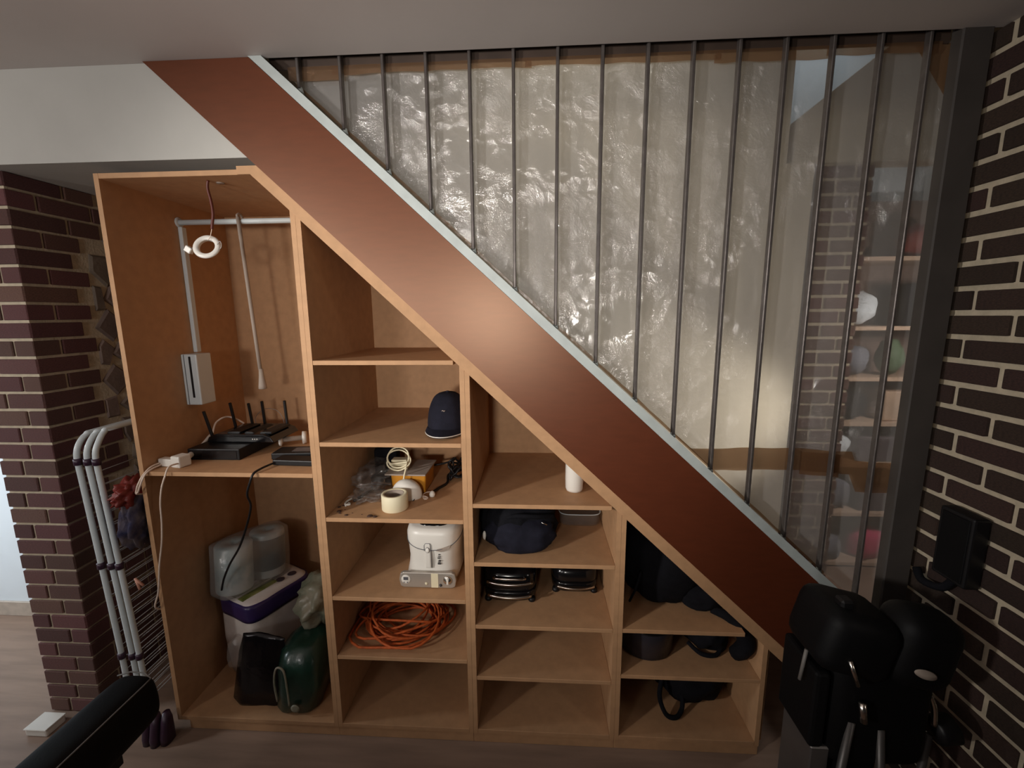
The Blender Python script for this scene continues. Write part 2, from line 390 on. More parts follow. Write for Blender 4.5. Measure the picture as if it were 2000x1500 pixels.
# brick wall at the right, face x=2.72 looking left
RX = 2.722
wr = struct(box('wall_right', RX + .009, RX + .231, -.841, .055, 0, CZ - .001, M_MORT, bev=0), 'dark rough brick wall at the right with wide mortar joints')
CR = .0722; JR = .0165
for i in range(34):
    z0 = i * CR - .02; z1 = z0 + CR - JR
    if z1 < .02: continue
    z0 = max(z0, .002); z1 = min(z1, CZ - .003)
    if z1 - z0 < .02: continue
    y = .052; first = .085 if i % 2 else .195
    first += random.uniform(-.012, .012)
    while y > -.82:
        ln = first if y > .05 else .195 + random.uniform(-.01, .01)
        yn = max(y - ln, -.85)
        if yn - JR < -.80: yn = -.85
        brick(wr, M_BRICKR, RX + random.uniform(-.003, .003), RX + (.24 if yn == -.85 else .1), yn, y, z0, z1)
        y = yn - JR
# brick pier seen through the sheet
pr = struct(box('wall_pier', 2.835 + .006, 3.115 - .006, .966, 1.18, 0, 2.369, M_MORT, bev=0), 'brick pier seen through the dust sheet')
for i in range(33):
    z0 = i * .0718; z1 = min(z0 + .058, 2.368)
    s = 2.835 + .28 * (.36 if i % 2 else .68)
    brick(pr, M_BRICK, 2.835, s - .007, .96, 1.05, z0 + .002, z1)
    brick(pr, M_BRICK, s + .007, 3.115, .96, 1.05, z0 + .002, z1)
# ------------------------------------------------------------------ staircase
st = thing('staircase', (1.6, .02, 0), 'staircase with a reddish-brown stringer and thin steel bars up to the ceiling', 'staircase')
x_e = 2.612
prism('stringer', [(.2235, CZ - .001), (.561, CZ - .001), (x_e, zu(x_e)), (x_e, zs(x_e))], -.006, .036, M_STR, st)
o = prism('capping', [(.563, CZ - .001), (.604, CZ - .001), (x_e, zc(x_e)), (x_e, zu(x_e) + .0005)], -.012, .075, M_CAP, st); o['label'] = 'pale grey capping along the stringer'
for i in range(15):
    x = .700 + .1330 * i - (.0 if i < 9 else .0016 * (i - 8))
    zb = zc(x) + .001
    o = box('baluster', x - .0048, x + .0048, .014, .036, zb + .004, CZ + .04, M_BAR, st, bev=.002)
    tube('weld', [(x, .025, zb - .006), (x, .025, zb + .010)], [.011, .007], M_CAP, o, segs=8)
box('header_bar', .60, 2.62, .0370, .0425, 2.398, 2.45, M_DARKBAR, st)
o = box('post', 2.622, 2.706, .000, .040, 0, CZ + .03, M_POST, st, bev=.004); o['label'] = 'grey brown end post beside the brick wall'
for i in range(9):
    x = .86 + i * .2174; z = zc(x) - .285
    box('tread', x, x + .24, .080, .915, z - .03, z, M_TREAD, st, bev=.003)
# ------------------------------------------------------------------ dust sheet
ps = thing('dust_sheet', (1.7, .06, .7), 'crinkled clear plastic sheet taped up behind the stair bars', 'plastic sheet')
def sheet(name, x0, x1, zlo, zhi, y, m, nx, nz, amp, seed, crest=0.):
    vs = []; fs = []
    for i in range(nx + 1):
        x = x0 + (x1 - x0) * i / nx; a = zlo(x); b = max(zhi(x), a + .002)
        for j in range(nz + 1):
            z = a + (b - a) * j / nz; p = Vector((x, seed, z))
            d = amp * (noise.noise(p * 2.2) + .5 * noise.noise(p * 6) + .35 * abs(noise.noise(p * 13)) + .22 * abs(noise.noise(p * 31)))
            vs.append((x, y + d, z))
    for i in range(nx):
        for j in range(nz):
            k = i * (nz + 1) + j; fs.append([k, k + nz + 1, k + nz + 2, k + 1])
    me = bpy.data.meshes.new(name); me.from_pydata(vs, [], fs)
    return link(name, me, m, ps, True)
tz = lambda x: 1.150 - .02 * (x - 1.9) + .006 * math.sin(9 * x) - (.03 if x > 2.5 else 0)
sheet('film', .655, 2.695, lambda x: max(zc(x) + .012, tz(x) - .04), lambda x: 2.412, .0510, F_SHEET, 230, 150, .0045, 1.3)
o = sheet('film', 1.93, 2.695, lambda x: max(zc(x) + .012, .15), lambda x: tz(x) + .03, .060, F_SHEET2, 90, 60, .004, 5.1)
def tape(x0, x1, zl, zh, y, n=40):
    vs = []; fs = []
    for i in range(n + 1):
        x = x0 + (x1 - x0) * i / n
        for z in (zl(x), (zl(x) + zh(x)) / 2, zh(x)): vs.append((x, y + .0016 * noise.noise(Vector((x * 14, z * 14, 2))), z))
    for i in range(n):
        for j in range(2): k = i * 3 + j; fs.append([k, k + 3, k + 4, k + 1])
    return mesh('tape', vs, fs, F_TAPE, ps, True)
jag = lambda x, s: .006 * noise.noise(Vector((x * 11, s, 0)))
for (a, b, dz, th) in ((.66, .83, .0, .040), (.80, 1.42, .002, .024), (1.40, 1.98, .0, .026), (1.96, 2.30, .0, .036), (2.28, 2.60, .0, .028)):
    tape(a, b, lambda x, dz=dz, th=th: 2.404 - dz - th + jag(x, a), lambda x: 2.4035, .0345 + .001 * (a % .3))
tape(1.885, 2.68, lambda x: max(zc(x) + .01, tz(x) - .042 + jag(x, 4) - (.03 if x > 2.52 else 0)), lambda x: max(zc(x) + .014, tz(x) + .036 + jag(x, 8)), .0405, 60)
tape(2.33, 2.46, lambda x: tz(x) - .055 + jag(x, 2), lambda x: tz(x) + .025, .0395, 12)
mesh('tape', [(2.53, .0445, 2.402), (2.64, .0445, 2.402), (2.64, .0445, 2.25)], [[0, 1, 2]], F_TAPE, ps)
# strips of tape holding the sheet down along the capping
tape(.68, 2.45, lambda x: zc(x) + .004, lambda x: zc(x) + .014 + abs(jag(x, 6)) * 1.6, .0400, 90)
# ------------------------------------------------------------------ cabinet units
T = .0165; D = .574; BZ = .060
def unit(name, xl, xr, shelves, label, flat=None, rthick=True):
    u = thing(name, ((xl + xr) / 2, D / 2, 0), label, 'storage unit', 'shelf units under the stairs')
    il, ir = xl + T, xr - T
    def side(a, b):
        ta = (lambda x: min(2.0995, zi(x))) if flat else zi
        prism('side_panel', [(a, BZ - .018), (b, BZ - .018), (b, ta(b)), (a, ta(a))], .0, D, M_MDF, u)
    side(xl, il); side(ir, xr)
    if flat:
        xk = .5265
        box('top_panel', il, xk, .0, D, 2.0835, 2.1, M_MDF, u)
        prism('sloped_top_panel', [(xk + .0005, 2.1), (xk + .0005, 2.0835), (ir, zi(ir)), (ir, zi(ir) + .02)], .0, D, M_MDF, u)
        back = [(il, BZ), (ir, BZ), (ir, zi(ir)), (xk, 2.083), (il, 2.083)]
    else:
        prism('sloped_top_panel', [(xl, zi(xl) + .0005), (xr, zi(xr) + .0005), (xr, zi(xr) + .02), (xl, zi(xl) + .02)], .0, D, M_MDF, u)
        back = [(il, BZ), (ir, BZ), (ir, zi(ir)), (il, zi(il))]
    prism('back_panel', back, D - .006, D, M_MDF, u)
    for (z, b) in shelves:
        xr2 = ir - .0003
        if b is not None: xr2 = b
        t_ = .0155
        if z > zi(xr2): xr2 = .537 + (2.076 - z) / .941 - .002
        box('shelf', il + .0003, xr2, .0005, D - .007, z - t_, z, M_MDF, u, bev=.0012)
    box('base_panel', il + .0002, ir - .0002, .0, D, BZ - .018, BZ, M_MDF, u)
    box('plinth', xl + (.045 if flat else 0), xr, .004, .020, .0005, BZ - .0185, M_MDF, u)
    return u
XA, XB, XC, XD = .6615, 1.1955, 1.731, 2.264
u1 = unit('tall_storage_unit', 0, XA - .0003, [(1.086, None)], 'tallest open fibreboard unit at the left with one shelf', flat=True)
u2 = unit('storage_unit', XA + .0003, XB - .0003, [(1.489, None), (1.202, None), (.921, None), (.608, None), (.360, None)], 'open fibreboard unit with five shelves, right of the tallest unit')
u3 = unit('storage_unit', XB + .0003, XC - .0003, [(.983, None), (.760, None), (.509, None), (.293, None)], 'open fibreboard unit with four shelves, holding the white bottle')
u4 = unit('storage_unit', XC + .0003, XD, [(.511, 2.18), (.323, None)], 'lowest open fibreboard unit at the right with black bags')
fa = prism('sloped_fascia', [(.486, 2.0835), (.529, 2.0835), (2.600, zi(2.600)), (2.600, zs(2.600) - .0005), (.5515, 2.1085), (.486, 2.1085)], -.0045, -.0003, M_MDF)
tag(fa, 'long pale fibreboard strip running below the reddish stringer', 'trim')
ve = prism('side_panel', [(2.27, .06), (2.2755, .06), (2.2755, zi(2.2755)), (2.27, zi(2.27))], .01, D, M_MDF, u4)
# ------------------------------------------------------------------ tall unit contents
rl = thing('clothes_rail', (.3, .304, 1.99), 'white horizontal rail across the top of the tallest unit', 'rail')
tube('rod', [(.019, .304, 2.008), (.642, .304, 2.008)], .0105, M_WTUBE, rl, 12)
for x in (.0175, .6435): lathe('end_bracket', [(.02, -.003), (.02, .003), (.012, .004)], M_WTUBE, rl, 16, X=Matrix.Translation((x, .304, 2.008)) @ Matrix.Rotation(math.pi / 2, 4, 'Y'))
tr_ = box('cable_trunking', .0170, .034, .294, .318, 1.494, 1.990, M_WTUBE, bev=.002)
tag(tr_, 'white vertical cable trunking on the left panel below the rail', 'trunking')
cs = thing('game_console', (.045, .29, 1.285), 'upright white console box with a black slot on the left panel', 'console')
box('body', .0170, .082, .226, .305, 1.285, 1.491, M_WTUBE, cs, bev=.004, seg=2)
box('slot', .049, .058, .2245, .2275, 1.315, 1.482, M_BLACK, cs, bev=.001)
box('groove', .029, .0315, .2248, .2270, 1.287, 1.489, M_SCREEN, cs, bev=0)
pl = thing('hanging_pole', (.30, .296, 1.345), 'thin pale pole with a flared foot hanging from the rail', 'pole')
tube('rod', [(.272, .290, 2.022), (.279, .288, 1.9), (.292, .288, 1.6), (.300, .288, 1.42)], .0075, M_CARD, pl, 10)
lathe('foot', [(.008, .082), (.0105, .05), (.0155, .01), (.016, .0), (.012, -.002)], M_CARD, pl, 16, c=(.303, .288, 1.343))
tube('hook', [(.272, .290, 2.015), (.271, .288, 2.028), (.271, .304, 2.036), (.271, .318, 2.026), (.271, .319, 2.008)], .0045, M_CARD, pl, 8, smooth_k=4)
dl = thing('downlight_ring', (.315, .05, 1.83), 'white downlight ring dangling on a brown wire in the tallest unit', 'light fitting')
XR = Matrix.Translation((.316, .05, 1.874)) @ Matrix.Rotation(math.radians(28), 4, 'Z') @ Matrix.Rotation(math.radians(66), 4, 'X') @ Matrix.Rotation(math.radians(-16), 4, 'Y')
lathe('ring', [(.026, .0), (.026, -.010), (.030, -.012), (.043, -.004), (.0435, .0), (.040, .004), (.030, .005), (.026, .0)], M_WPLAST, dl, 36, X=XR)
tube('wire', [(.352, .045, 2.083), (.345, .048, 2.06), (.350, .05, 2.02), (.352, .05, 1.98), (.345, .05, 1.945), (.342, .05, 1.93)], .0045, M_WIREBR, dl, 8, smooth_k=5)
tube('wire', [(.342, .05, 1.932), (.335, .052, 1.915), (.328, .055, 1.905), (.322, .052, 1.895)], .0012, M_CORDW, dl, 6, smooth_k=4)
tube('spring_clip', [(.357, .048, 1.880), (.368, .046, 1.890), (.372, .046, 1.880), (.369, .046, 1.868), (.361, .048, 1.864)], .0014, M_WIRE, dl, 6, smooth_k=5)
box('terminal_block', .238, .262, .045, .063, 1.855, 1.875, M_WPLAST, dl, bev=.002, X=rotm((.25, .05, 1.865), ry=35))
tube('wire', [(.262, .052, 1.868), (.270, .05, 1.872), (.276, .05, 1.868)], .0014, M_WIRE, dl, 6, smooth_k=4)
hc = lathe('blank_grommet', [(.0, -.002), (.012, -.002), (.013, .0), (.0, .0)], M_CARD, None, 18, c=(.372, .075, 2.083))
tag(hc, 'small pale round plug in the top panel beside the brown wire', 'plug')
SZ = 1.0862
mo = thing('modem_box', (.19, .25, SZ), 'flat black modem box under the router on the shelf', 'modem')
prism('case', [(.075, SZ), (.285, SZ), (.285, SZ + .044), (.075, SZ + .044)], .132, .40, M_BLACK, mo, bev=.003)
box('front_panel', .085, .275, .1305, .1335, SZ + .006, SZ + .038, M_BLACKG, mo, bev=.001)
ro = thing('router', (.22, .33, SZ + .046), 'black wireless router with upright antennas on the modem box', 'router')
RZ = SZ + .0455
prism('case', [(.09, RZ), (.375, RZ), (.36, RZ + .022), (.33, RZ + .034), (.13, RZ + .034), (.10, RZ + .022)], .215, .40, M_BLACKG, ro, bev=.004)
for x, s in ((.16, .02), (.235, -.01), (.30, .01)):
    prism('ridge', [(x, RZ + .030), (x + .055, RZ + .030), (x + .045 + s, RZ + .040), (x + .01, RZ + .040)], .235, .37, M_BLACK, ro, bev=.002)
for x in (.285, .294, .303): box('status_light', x, x + .004, .2135, .2155, RZ + .013, RZ + .017, M_WPLAST, ro, bev=0)
for (x, y, lx, h) in ((.093, .245, -.030, .125), (.112, .36, -.018, .135), (.165, .395, -.012, .125), (.215, .405, -.006, .132), (.318, .405, -.004, .135)):
    a = box('antenna', x - .005, x + .005, y, y + .011, RZ + .006, RZ + h, M_BLACK, ro, bev=.002, X=rotm((x, y, RZ), ry=math.degrees(math.atan2(lx, h))))
    tube('hinge', [(x - .006, y + .005, RZ + .012), (x + .006, y + .005, RZ + .012)], .007, M_BLACK, a, 8)
pw = thing('power_adapters', (.085, .10, SZ), 'white plug adapters with hanging white cords at the left end of the shelf', 'power adapter')
box('adapter', .024, .085, .052, .082, SZ, SZ + .030, M_WPLAST, pw, bev=.004, seg=2, X=rotm((.05, .07, SZ), rz=-8))
box('adapter', .086, .128, .040, .088, SZ, SZ + .044, M_WPLAST, pw, bev=.005, seg=2, X=rotm((.1, .06, SZ), rz=-12))
tube('plug', [(.10, .095, SZ + .020), (.075, .2, SZ + .03), (.06, .28, SZ + .06)], [.012, .009, .006], M_WPLAST, pw, 10, smooth_k=4)
for k, (dx, dz) in enumerate(((0, 0), (.006, -.006))):
    cbl = tube('white_cord', [(.030 + dx, .058, SZ + .014 + dz), (.028 + dx, .02, SZ + .012 + dz), (.026 + dx, -.012, SZ - .006), (.012 + dx, -.022, 1.05 + dz), (-.003 + dx, -.018, 1.025 + dz), (-.010, -.010, 1.005), (-.012, .05, .985), (-.013, .2, .95)], .0032, M_CORDW, pw, 8, smooth_k=6)
cbl = tube('white_cord', [(.118, .035, SZ + .020), (.116, -.002, SZ + .020), (.110, -.016, SZ - .01), (.092, -.018, 1.03), (.079, -.018, .97), (.074, -.018, .90), (.062, -.018, .82), (.040, -.018, .73), (.018, -.017, .62), (-.006, -.014, .55), (-.013, .05, .50)], .0030, M_CORDW, pw, 8, smooth_k=6)
tube_pts = [(.06, .29, SZ + .062), (.05, .33, SZ + .10), (.075, .37, SZ + .115), (.12, .40, SZ + .08), (.10, .43, SZ + .05)]
tube('white_cord', tube_pts, .004, M_CORDW, pw, 8, smooth_k=6)
cbl = tube('thin_wire', [(.17, .44, SZ + .03), (.15, .44, SZ + .09), (.2, .44, SZ + .135), (.26, .44, SZ + .125), (.285, .44, SZ + .07), (.27, .44, SZ + .02), (.20, .44, SZ + .002)], .0012, M_WIRE, None, 6, smooth_k=6); tag(cbl, 'thin looped wire standing behind the router', 'wire')
sp = thing('cable_spool', (.40, .345, SZ), 'small white double-ended spool lying on the shelf right of the router', 'spool')
XS = Matrix.Translation((.385, .335, SZ + .0285)) @ Matrix.Rotation(math.radians(25), 4, 'Z') @ Matrix.Rotation(math.pi / 2, 4, 'Y')
lathe('core', [(.011, -.044), (.011, .044)], M_CARD, sp, 16, X=XS)
lathe('flange', [(.0105, -.055), (.026, -.055), (.028, -.046), (.0105, -.040)], M_WPLAST, sp, 24, X=XS)
lathe('flange', [(.0105, .05), (.026, .052), (.028, .036), (.0105, .034)], M_WPLAST, sp, 24, X=XS)
ad = thing('black_adapters', (.52, .17, SZ), 'black power supply with a drooping black cord at the right end of the shelf', 'power supply')
box('brick_case', .40, .60, .15, .24, SZ, SZ + .026, M_BLACK, ad, bev=.004, seg=2, X=rotm((.5, .2, SZ), rz=6))
box('brick_case', .45, .61, .075, .135, SZ, SZ + .022, M_BLACK, ad, bev=.004, seg=2, X=rotm((.53, .1, SZ), rz=-3))
box('top_label', .47, .57, .17, .22, SZ + .0262, SZ + .0266, M_SCREEN, ad, bev=0, X=rotm((.5, .2, SZ), rz=6))
bc = tube('black_cord', [(.47, .105, SZ + .012), (.45, .06, SZ + .010), (.44, .02, SZ + .008), (.435, -.010, SZ + .002), (.425, -.018, 1.06), (.405, -.012, 1.01), (.39, .02, .95), (.34, .05, .85), (.28, .08, .75), (.21, .11, .66), (.16, .13, .58), (.135, .14, .52)], .0040, M_BLACK, ad, 8, smooth_k=6)
sg = thing('green_strap', (.60, .1, .83), 'dark green strap hanging below the shelf beside the partition', 'strap')
box('band', .592, .606, .088, .106, .850, 1.0695, M_GREEN, sg, bev=.003)
lathe('tip', [(.001, 0), (.010, .004), (.011, .012), (.008, .026)], M_GREEN, sg, 14, c=(.599, .097, .826))
FZ = BZ + .0004
# toilet paper pack, towel pack
XP = Matrix.Translation((.200, .318, FZ)) @ Matrix.Rotation(math.radians(-24), 4, 'Z')
tp = thing('toilet_paper_pack', (.200, .318, FZ), 'large plastic-wrapped toilet paper pack with a purple band', 'toilet paper')
loft('rolls', [(.0, 0, 0, .105, .138, 4), (.01, 0, 0, .114, .147, 5), (.18, 0, 0, .117, .150, 6), (.355, 0, 0, .116, .149, 6), (.375, 0, 0, .112, .145, 5), (.385, 0, 0, .10, .134, 4)], M_PAPER, tp, 40, X=XP, jit=.006, seed=3)
loft('band', [(.300, 0, 0, .1195, .1525, 6), (.315, 0, 0, .1205, .1535, 6), (.362, 0, 0, .1205, .1535, 6), (.374, 0, 0, .1165, .1495, 6)], M_PURPB, tp, 40, X=XP, jit=.004, seed=3)
for dx in (-.05, -.005, .04): box('handle_strip', dx - .017, dx + .017, -.138, .02, .384, .390, M_OLIVE, tp, bev=.002, X=XP)
for dx in (-.07, -.027, .018): box('handle_edge', dx - .002, dx + .002, -.143, .02, .388, .394, M_PAPER, tp, bev=.001, X=XP)
for (dx, dy) in ((.055, .035), (.06, .09)): lathe('roll_end', [(.0, .387), (.018, .387), (.019, .3865), (.0, .3865)], M_DARKBOX, tp, 20, X=XP @ Matrix.Translation((dx, dy, 0)))
XT = Matrix.Translation((.152, .300, FZ + .3955)) @ Matrix.Rotation(math.radians(-24), 4, 'Z') @ Matrix.Rotation(math.radians(-4), 4, 'X')
tw = thing('paper_towel_pack', (.152, .300, FZ + .394), 'teal and white wrapped pair of paper towel rolls on the toilet paper pack', 'paper towels')
for y, mm in ((-.075, M_TEAL), (.075, M_TEAL)):
    r_ = lathe('roll', [(.02, .006), (.068, .006), (.072, .012), (.072, .205), (.067, .212), (.02, .212), (.019, .19)], mm, tw, 28, X=XT @ Matrix.Translation((0, y, 0)))
vs = []; fs = []
lathe('print_band', [(.0735, .045), (.0738, .05), (.0738, .185), (.0735, .19)], M_TEALD, tw, 28, X=XT @ Matrix.Translation((0, .075, 0)))
loft('wrap', [(.001, 0, 0, .077, .153, 5), (.02, 0, 0, .079, .156, 4), (.11, 0, 0, .078, .157, 4), (.215, 0, 0, .077, .153, 4), (.222, 0, 0, .055, .135, 3), (.226, 0, 0, .02, .10, 3)], F_WRAP, tw, 48, X=XT, jit=.005, seed=8)
fb = thing('foil_bag', (.28, .13, FZ), 'glossy dark foil bag leaning in front of the toilet paper', 'bag')
loft('pouch', [(.0, .285, .100, .090, .026, 3), (.02, .285, .10, .10, .030, 3), (.12, .285, .105, .10, .030, 2.6), (.22, .29, .115, .095, .024, 2.4), (.285, .295, .122, .09, .010, 2.2), (.30, .296, .123, .09, .004, 2.2)], M_FOIL, fb, 40, jit=.010, seed=2, X=rotm((.20, .1, FZ), ry=6) @ Matrix.Translation((0, -.015, FZ)))
loft('clear_corner', [(.17, .205, .125, .028, .03, 2.6), (.21, .205, .125, .034, .034, 2.4), (.26, .21, .128, .03, .028, 2.4), (.285, .215, .13, .012, .01, 2)], F_BAG, fb, 24, jit=.006, seed=6, X=Matrix.Translation((0, -.035, FZ)))
gb = thing('green_bag', (.475, .14, FZ), 'dark green plastic sack standing at the front of the tall unit floor', 'bag')
loft('sack', [(.0, .46, .11, .075, .085, 3), (.015, .465, .12, .088, .105, 3), (.10, .475, .13, .094, .115, 3), (.18, .475, .135, .094, .11, 3), (.24, .475, .145, .085, .09, 2.6), (.262, .48, .15, .06, .06, 2.2)], M_GREEN, gb, 40, jit=.014, seed=4, X=Matrix.Translation((0, 0, FZ)))
tube('handle_rib', [(.405, .025, FZ + .06), (.402, .022, FZ + .15), (.415, .024, FZ + .21), (.445, .022, FZ + .20), (.455, .018, FZ + .12), (.457, .018, FZ + .05)], .004, M_GREENL, gb, 8, smooth_k=5)
lathe('seal', [(.0, 0), (.016, 0), (.018, .003), (.010, .004)], M_GREENL, gb, 18, X=Matrix.Translation((.485, .012, FZ + .045)) @ Matrix.Rotation(math.pi / 2, 4, 'X'))
gb2 = blob('crumpled_bag', (.50, .27, FZ + .345), (.105, .12, .115), M_GREENL, None, .35, 2.6, 5, floor=FZ + .25, wall=(.40, .643, .56), fold=.3)
tag(gb2, 'crumpled pale green and white bag behind the dark green sack', 'bag')
# ------------------------------------------------------------------ second unit contents
c0 = thing('baseball_cap', (1.105, .17, 1.2024), 'navy cap with a white piped brim on the second shelf', 'cap')
Z2 = 1.2024
vs = []; fs = []; n = 28; rr = 12
for j in range(rr + 1):
    t = j / rr * math.pi / 2; 
    for i in range(n):
        a = 2 * math.pi * i / n; k = 1 + .02 * math.cos(6 * a)
        vs.append((1.098 + .078 * math.cos(t) ** .62 * math.cos(a) * k, .185 + .095 * math.cos(t) ** .62 * math.sin(a) * k, Z2 + .012 + .135 * math.sin(t) ** 1.05))
for j in range(rr):
    for i in range(n): fs.append([j * n + i, j * n + (i + 1) % n, (j + 1) * n + (i + 1) % n, (j + 1) * n + i])
fs.append(list(range(n - 1, -1, -1)))
mesh('crown', vs, fs, M_NAVY, c0, True)
lathe('button', [(.007, 0), (.006, .004), (.0, .005)], M_NAVY, c0, 12, c=(1.098, .185, Z2 + .1465))
def brim(u, v, top):
    a = math.pi * (1.0 + u); r0x, r0y = .079, .096
    x = 1.098 + (r0x + .006 * v) * math.cos(a); y = .185 + (r0y + .060 * v * math.sin(math.pi * u) ** .7) * math.sin(a)
    z = Z2 + .020 - .012 * v - .006 * abs(math.cos(a)) ** 2 + (.003 if top else 0)
    return (x, y, max(z, Z2 + (.004 if top else .0005)))
vs = [brim(i / 20, j / 4, t) for t in (1, 0) for i in range(21) for j in range(5)]; fs = []
for t in range(2):
    for i in range(20):
        for j in range(4): k = t * 105 + i * 5 + j; fs.append([k, k + 5, k + 6, k + 1])
for i in range(20): fs.append([i * 5 + 4, i * 5 + 9, 105 + i * 5 + 9, 105 + i * 5 + 4])
mesh('brim', vs, fs, M_NAVY, c0, True)
tube('piping', [Vector(brim(i / 20, 1, 1)) + Vector((0, -.001, .001)) for i in range(3, 18)], .0019, M_WPLAST, c0, 6)
tube('emblem', [(1.092, .104, Z2 + .090), (1.096, .102, Z2 + .093), (1.100, .102, Z2 + .089), (1.104, .103, Z2 + .093)], .0018, M_CARD, c0, 6)
Z3 = .9214
tpz = thing('masking_tape_roll', (.905, .078, Z3), 'cream roll of masking tape standing flat at the shelf front', 'tape roll')
lathe('tape', [(.036, 0), (.047, 0), (.0485, .002), (.0485, .058), (.047, .06), (.036, .06), (.036, 0)], M_CREAM, tpz, 40, c=(.905, .088, Z3))
lathe('core', [(.0335, .001), (.0358, .001), (.0358, .0585), (.0335, .0585), (.0335, .001)], M_CARD, tpz, 32, c=(.905, .088, Z3))
mk = thing('dust_mask', (.925, .20, Z3), 'white moulded dust mask lying behind the tape roll', 'mask')
XM = Matrix.Translation((.928, .185, Z3 + .034)) @ Matrix.Rotation(math.radians(20), 4, 'Y') @ Matrix.Rotation(math.radians(10), 4, 'X')
vs = []; fs = []; n = 28
for j in range(9):
    t = j / 8 * math.pi / 2
    for i in range(n):
        a = 2 * math.pi * i / n
        vs.append(((.056 + .006 * math.cos(2 * a)) * math.cos(t) ** .7 * math.cos(a), .045 * math.cos(t) ** .7 * math.sin(a), -.03 + .066 * math.sin(t)))
for j in range(8):
    for i in range(n): fs.append([j * n + i, j * n + (i + 1) % n, (j + 1) * n + (i + 1) % n, (j + 1) * n + i])
o = mesh('shell', vs, fs, M_WPLAST, mk, True, XM)
for (x, y) in ((-.005, -.0445), (.036, -.036)): box('slot_mark', x, x + .003, y - .003, y + .002, -.022, -.008, M_MARK, mk, bev=0, X=XM @ rotm((x, y, -.015), ry=25))
tube('strap', [(.875, .15, Z3 + .028), (.885, .11, Z3 + .018), (.91, .135, Z3 + .012), (.935, .128, Z3 + .009)], .0025, M_MARK, mk, 6, smooth_k=5)
yb = thing('amber_box', (.915, .30, Z3), 'amber plastic tub with a grey card lid at the back of the shelf', 'box')
prism('tub', [(.852, Z3), (.985, Z3), (.990, Z3 + .080), (.845, Z3 + .080)], .222, .372, M_YELLOW, yb, bev=.006)
box('lid', .828, .995, .205, .386, Z3 + .0805, Z3 + .0865, M_CARD, yb, bev=.001, X=rotm((.91, .3, Z3), rz=-1))
ch = thing('phone_charger', (.87, .28, Z3 + .0872), 'white charger with its coiled cable on the grey card lid', 'charger')
Z4 = Z3 + .0872
box('plug_body', .838, .905, .255, .295, Z4, Z4 + .042, M_CREAM, ch, bev=.004, seg=2)
pts = []
for i in range(49):
    a = 2 * math.pi * i / 22 + 3.0; pts.append((.875 + (.046 + .004 * math.sin(i * .7)) * math.cos(a), .243 + .03 * math.sin(a) * .5 + .0008 * i * 0, Z4 + .040 + .036 * math.sin(a) + .0005 * i))
pts += [(.916, .225, Z4 + .045), (.914, .205, Z4 + .02), (.910, .197, Z4 + .0), (.908, .195, Z4 - .018)]
tube('cable', pts, .0032, M_CREAM, ch, 8)
lathe('connector', [(.005, 0), (.006, .004), (.006, .018), (.004, .022)], M_CREAM, ch, 12, c=(.908, .195, Z4 - .036))
cl = thing('cable_tangle', (1.09, .40, Z3), 'tangle of black cable against the partition behind the mask', 'cable')
random.seed(3); pts = []
for i in range(70):
    a = i * .55; pts.append((1.105 + .050 * math.cos(a) * (.6 + .4 * random.random()), .40 + .055 * math.sin(a * 1.07), Z3 + .008 + .085 * abs(math.sin(i * .37)) * (.4 + .6 * random.random())))
tube('coil', pts, .0045, M_BLACK, cl, 6, smooth_k=3)
tube('lead', [(1.09, .40, Z3 + .03), (1.05, .38, Z3 + .02), (1.055, .32, Z3 + .006), (1.03, .26, Z3 + .006), (1.015, .22, Z3 + .006)], .0055, M_BLACK, cl, 8, smooth_k=6)
tube('lead', [(.98, .40, Z3 + .055), (1.02, .41, Z3 + .06), (1.06, .42, Z3 + .07), (1.08, .40, Z3 + .09), (1.06, .38, Z3 + .085), (1.05, .39, Z3 + .06), (1.09, .40, Z3 + .04)], .0045, M_BLACK, cl, 8, smooth_k=6)
ub = tube('white_earphone_cord', [(1.012, .235, Z3 + .003), (.990, .225, Z3 + .004), (.982, .20, Z3 + .004), (.990, .175, Z3 + .004), (1.006, .165, Z3 + .005), (.998, .160, Z3 + .004), (.985, .185, Z3 + .004), (.995, .178, Z3 + .008), (1.01, .168, Z3 + .006), (1.004, .158, Z3 + .004)], .0022, M_CORDW, None, 6, smooth_k=6)
tag(ub, 'short curled white cord on the shelf right of the dust mask', 'cord')
pb = lathe('white_plug', [(.003, 0), (.010, .003), (.012, .012), (.008, .022), (.002, .026)], M_WPLAST, None, 14, c=(1.022, .19, Z3))
tag(pb, 'small white plug end beside the curled white cord', 'plug')
db = thing('clear_plastic_bag', (.77, .26, Z3), 'crumpled clear plastic bag at the back left of the cluttered shelf', 'bag')
blob('film', (.755, .30, Z3 + .045), (.085, .13, .05), F_BAG, db, .5, 2.4, 2, floor=Z3, wall=(.682, .845, .55), fold=.4)
blob('film', (.77, .165, Z3 + .018), (.06, .06, .02), F_BAG, db, .5, 2.6, 7, floor=Z3, wall=(.69, .85), fold=.4)
kb = box('dark_case', .70, .80, .40, .53, Z3, Z3 + .13, M_CLOTHB, None, bev=.012, seg=2, X=rotm((.75, .46, Z3), rz=12)); tag(kb, 'dark case standing at the back behind the clear bag', 'case')
bx2 = thing('black_gadget', (.79, .30, Z3), 'flat black gadget lying under the clear bag', 'gadget')
box('case', .73, .835, .30, .395, Z3, Z3 + .036, M_BLACK, bx2, bev=.004, X=rotm((.78, .34, Z3), rz=-6))
box('edge', .735, .83, .2965, .2995, Z3 + .006, Z3 + .014, M_CHROME, bx2, bev=.001, X=rotm((.78, .34, Z3), rz=-6))
wt = thing('cutter_knife', (.73, .13, Z3), 'pale handled tool with a dark blade at the shelf front left', 'tool')
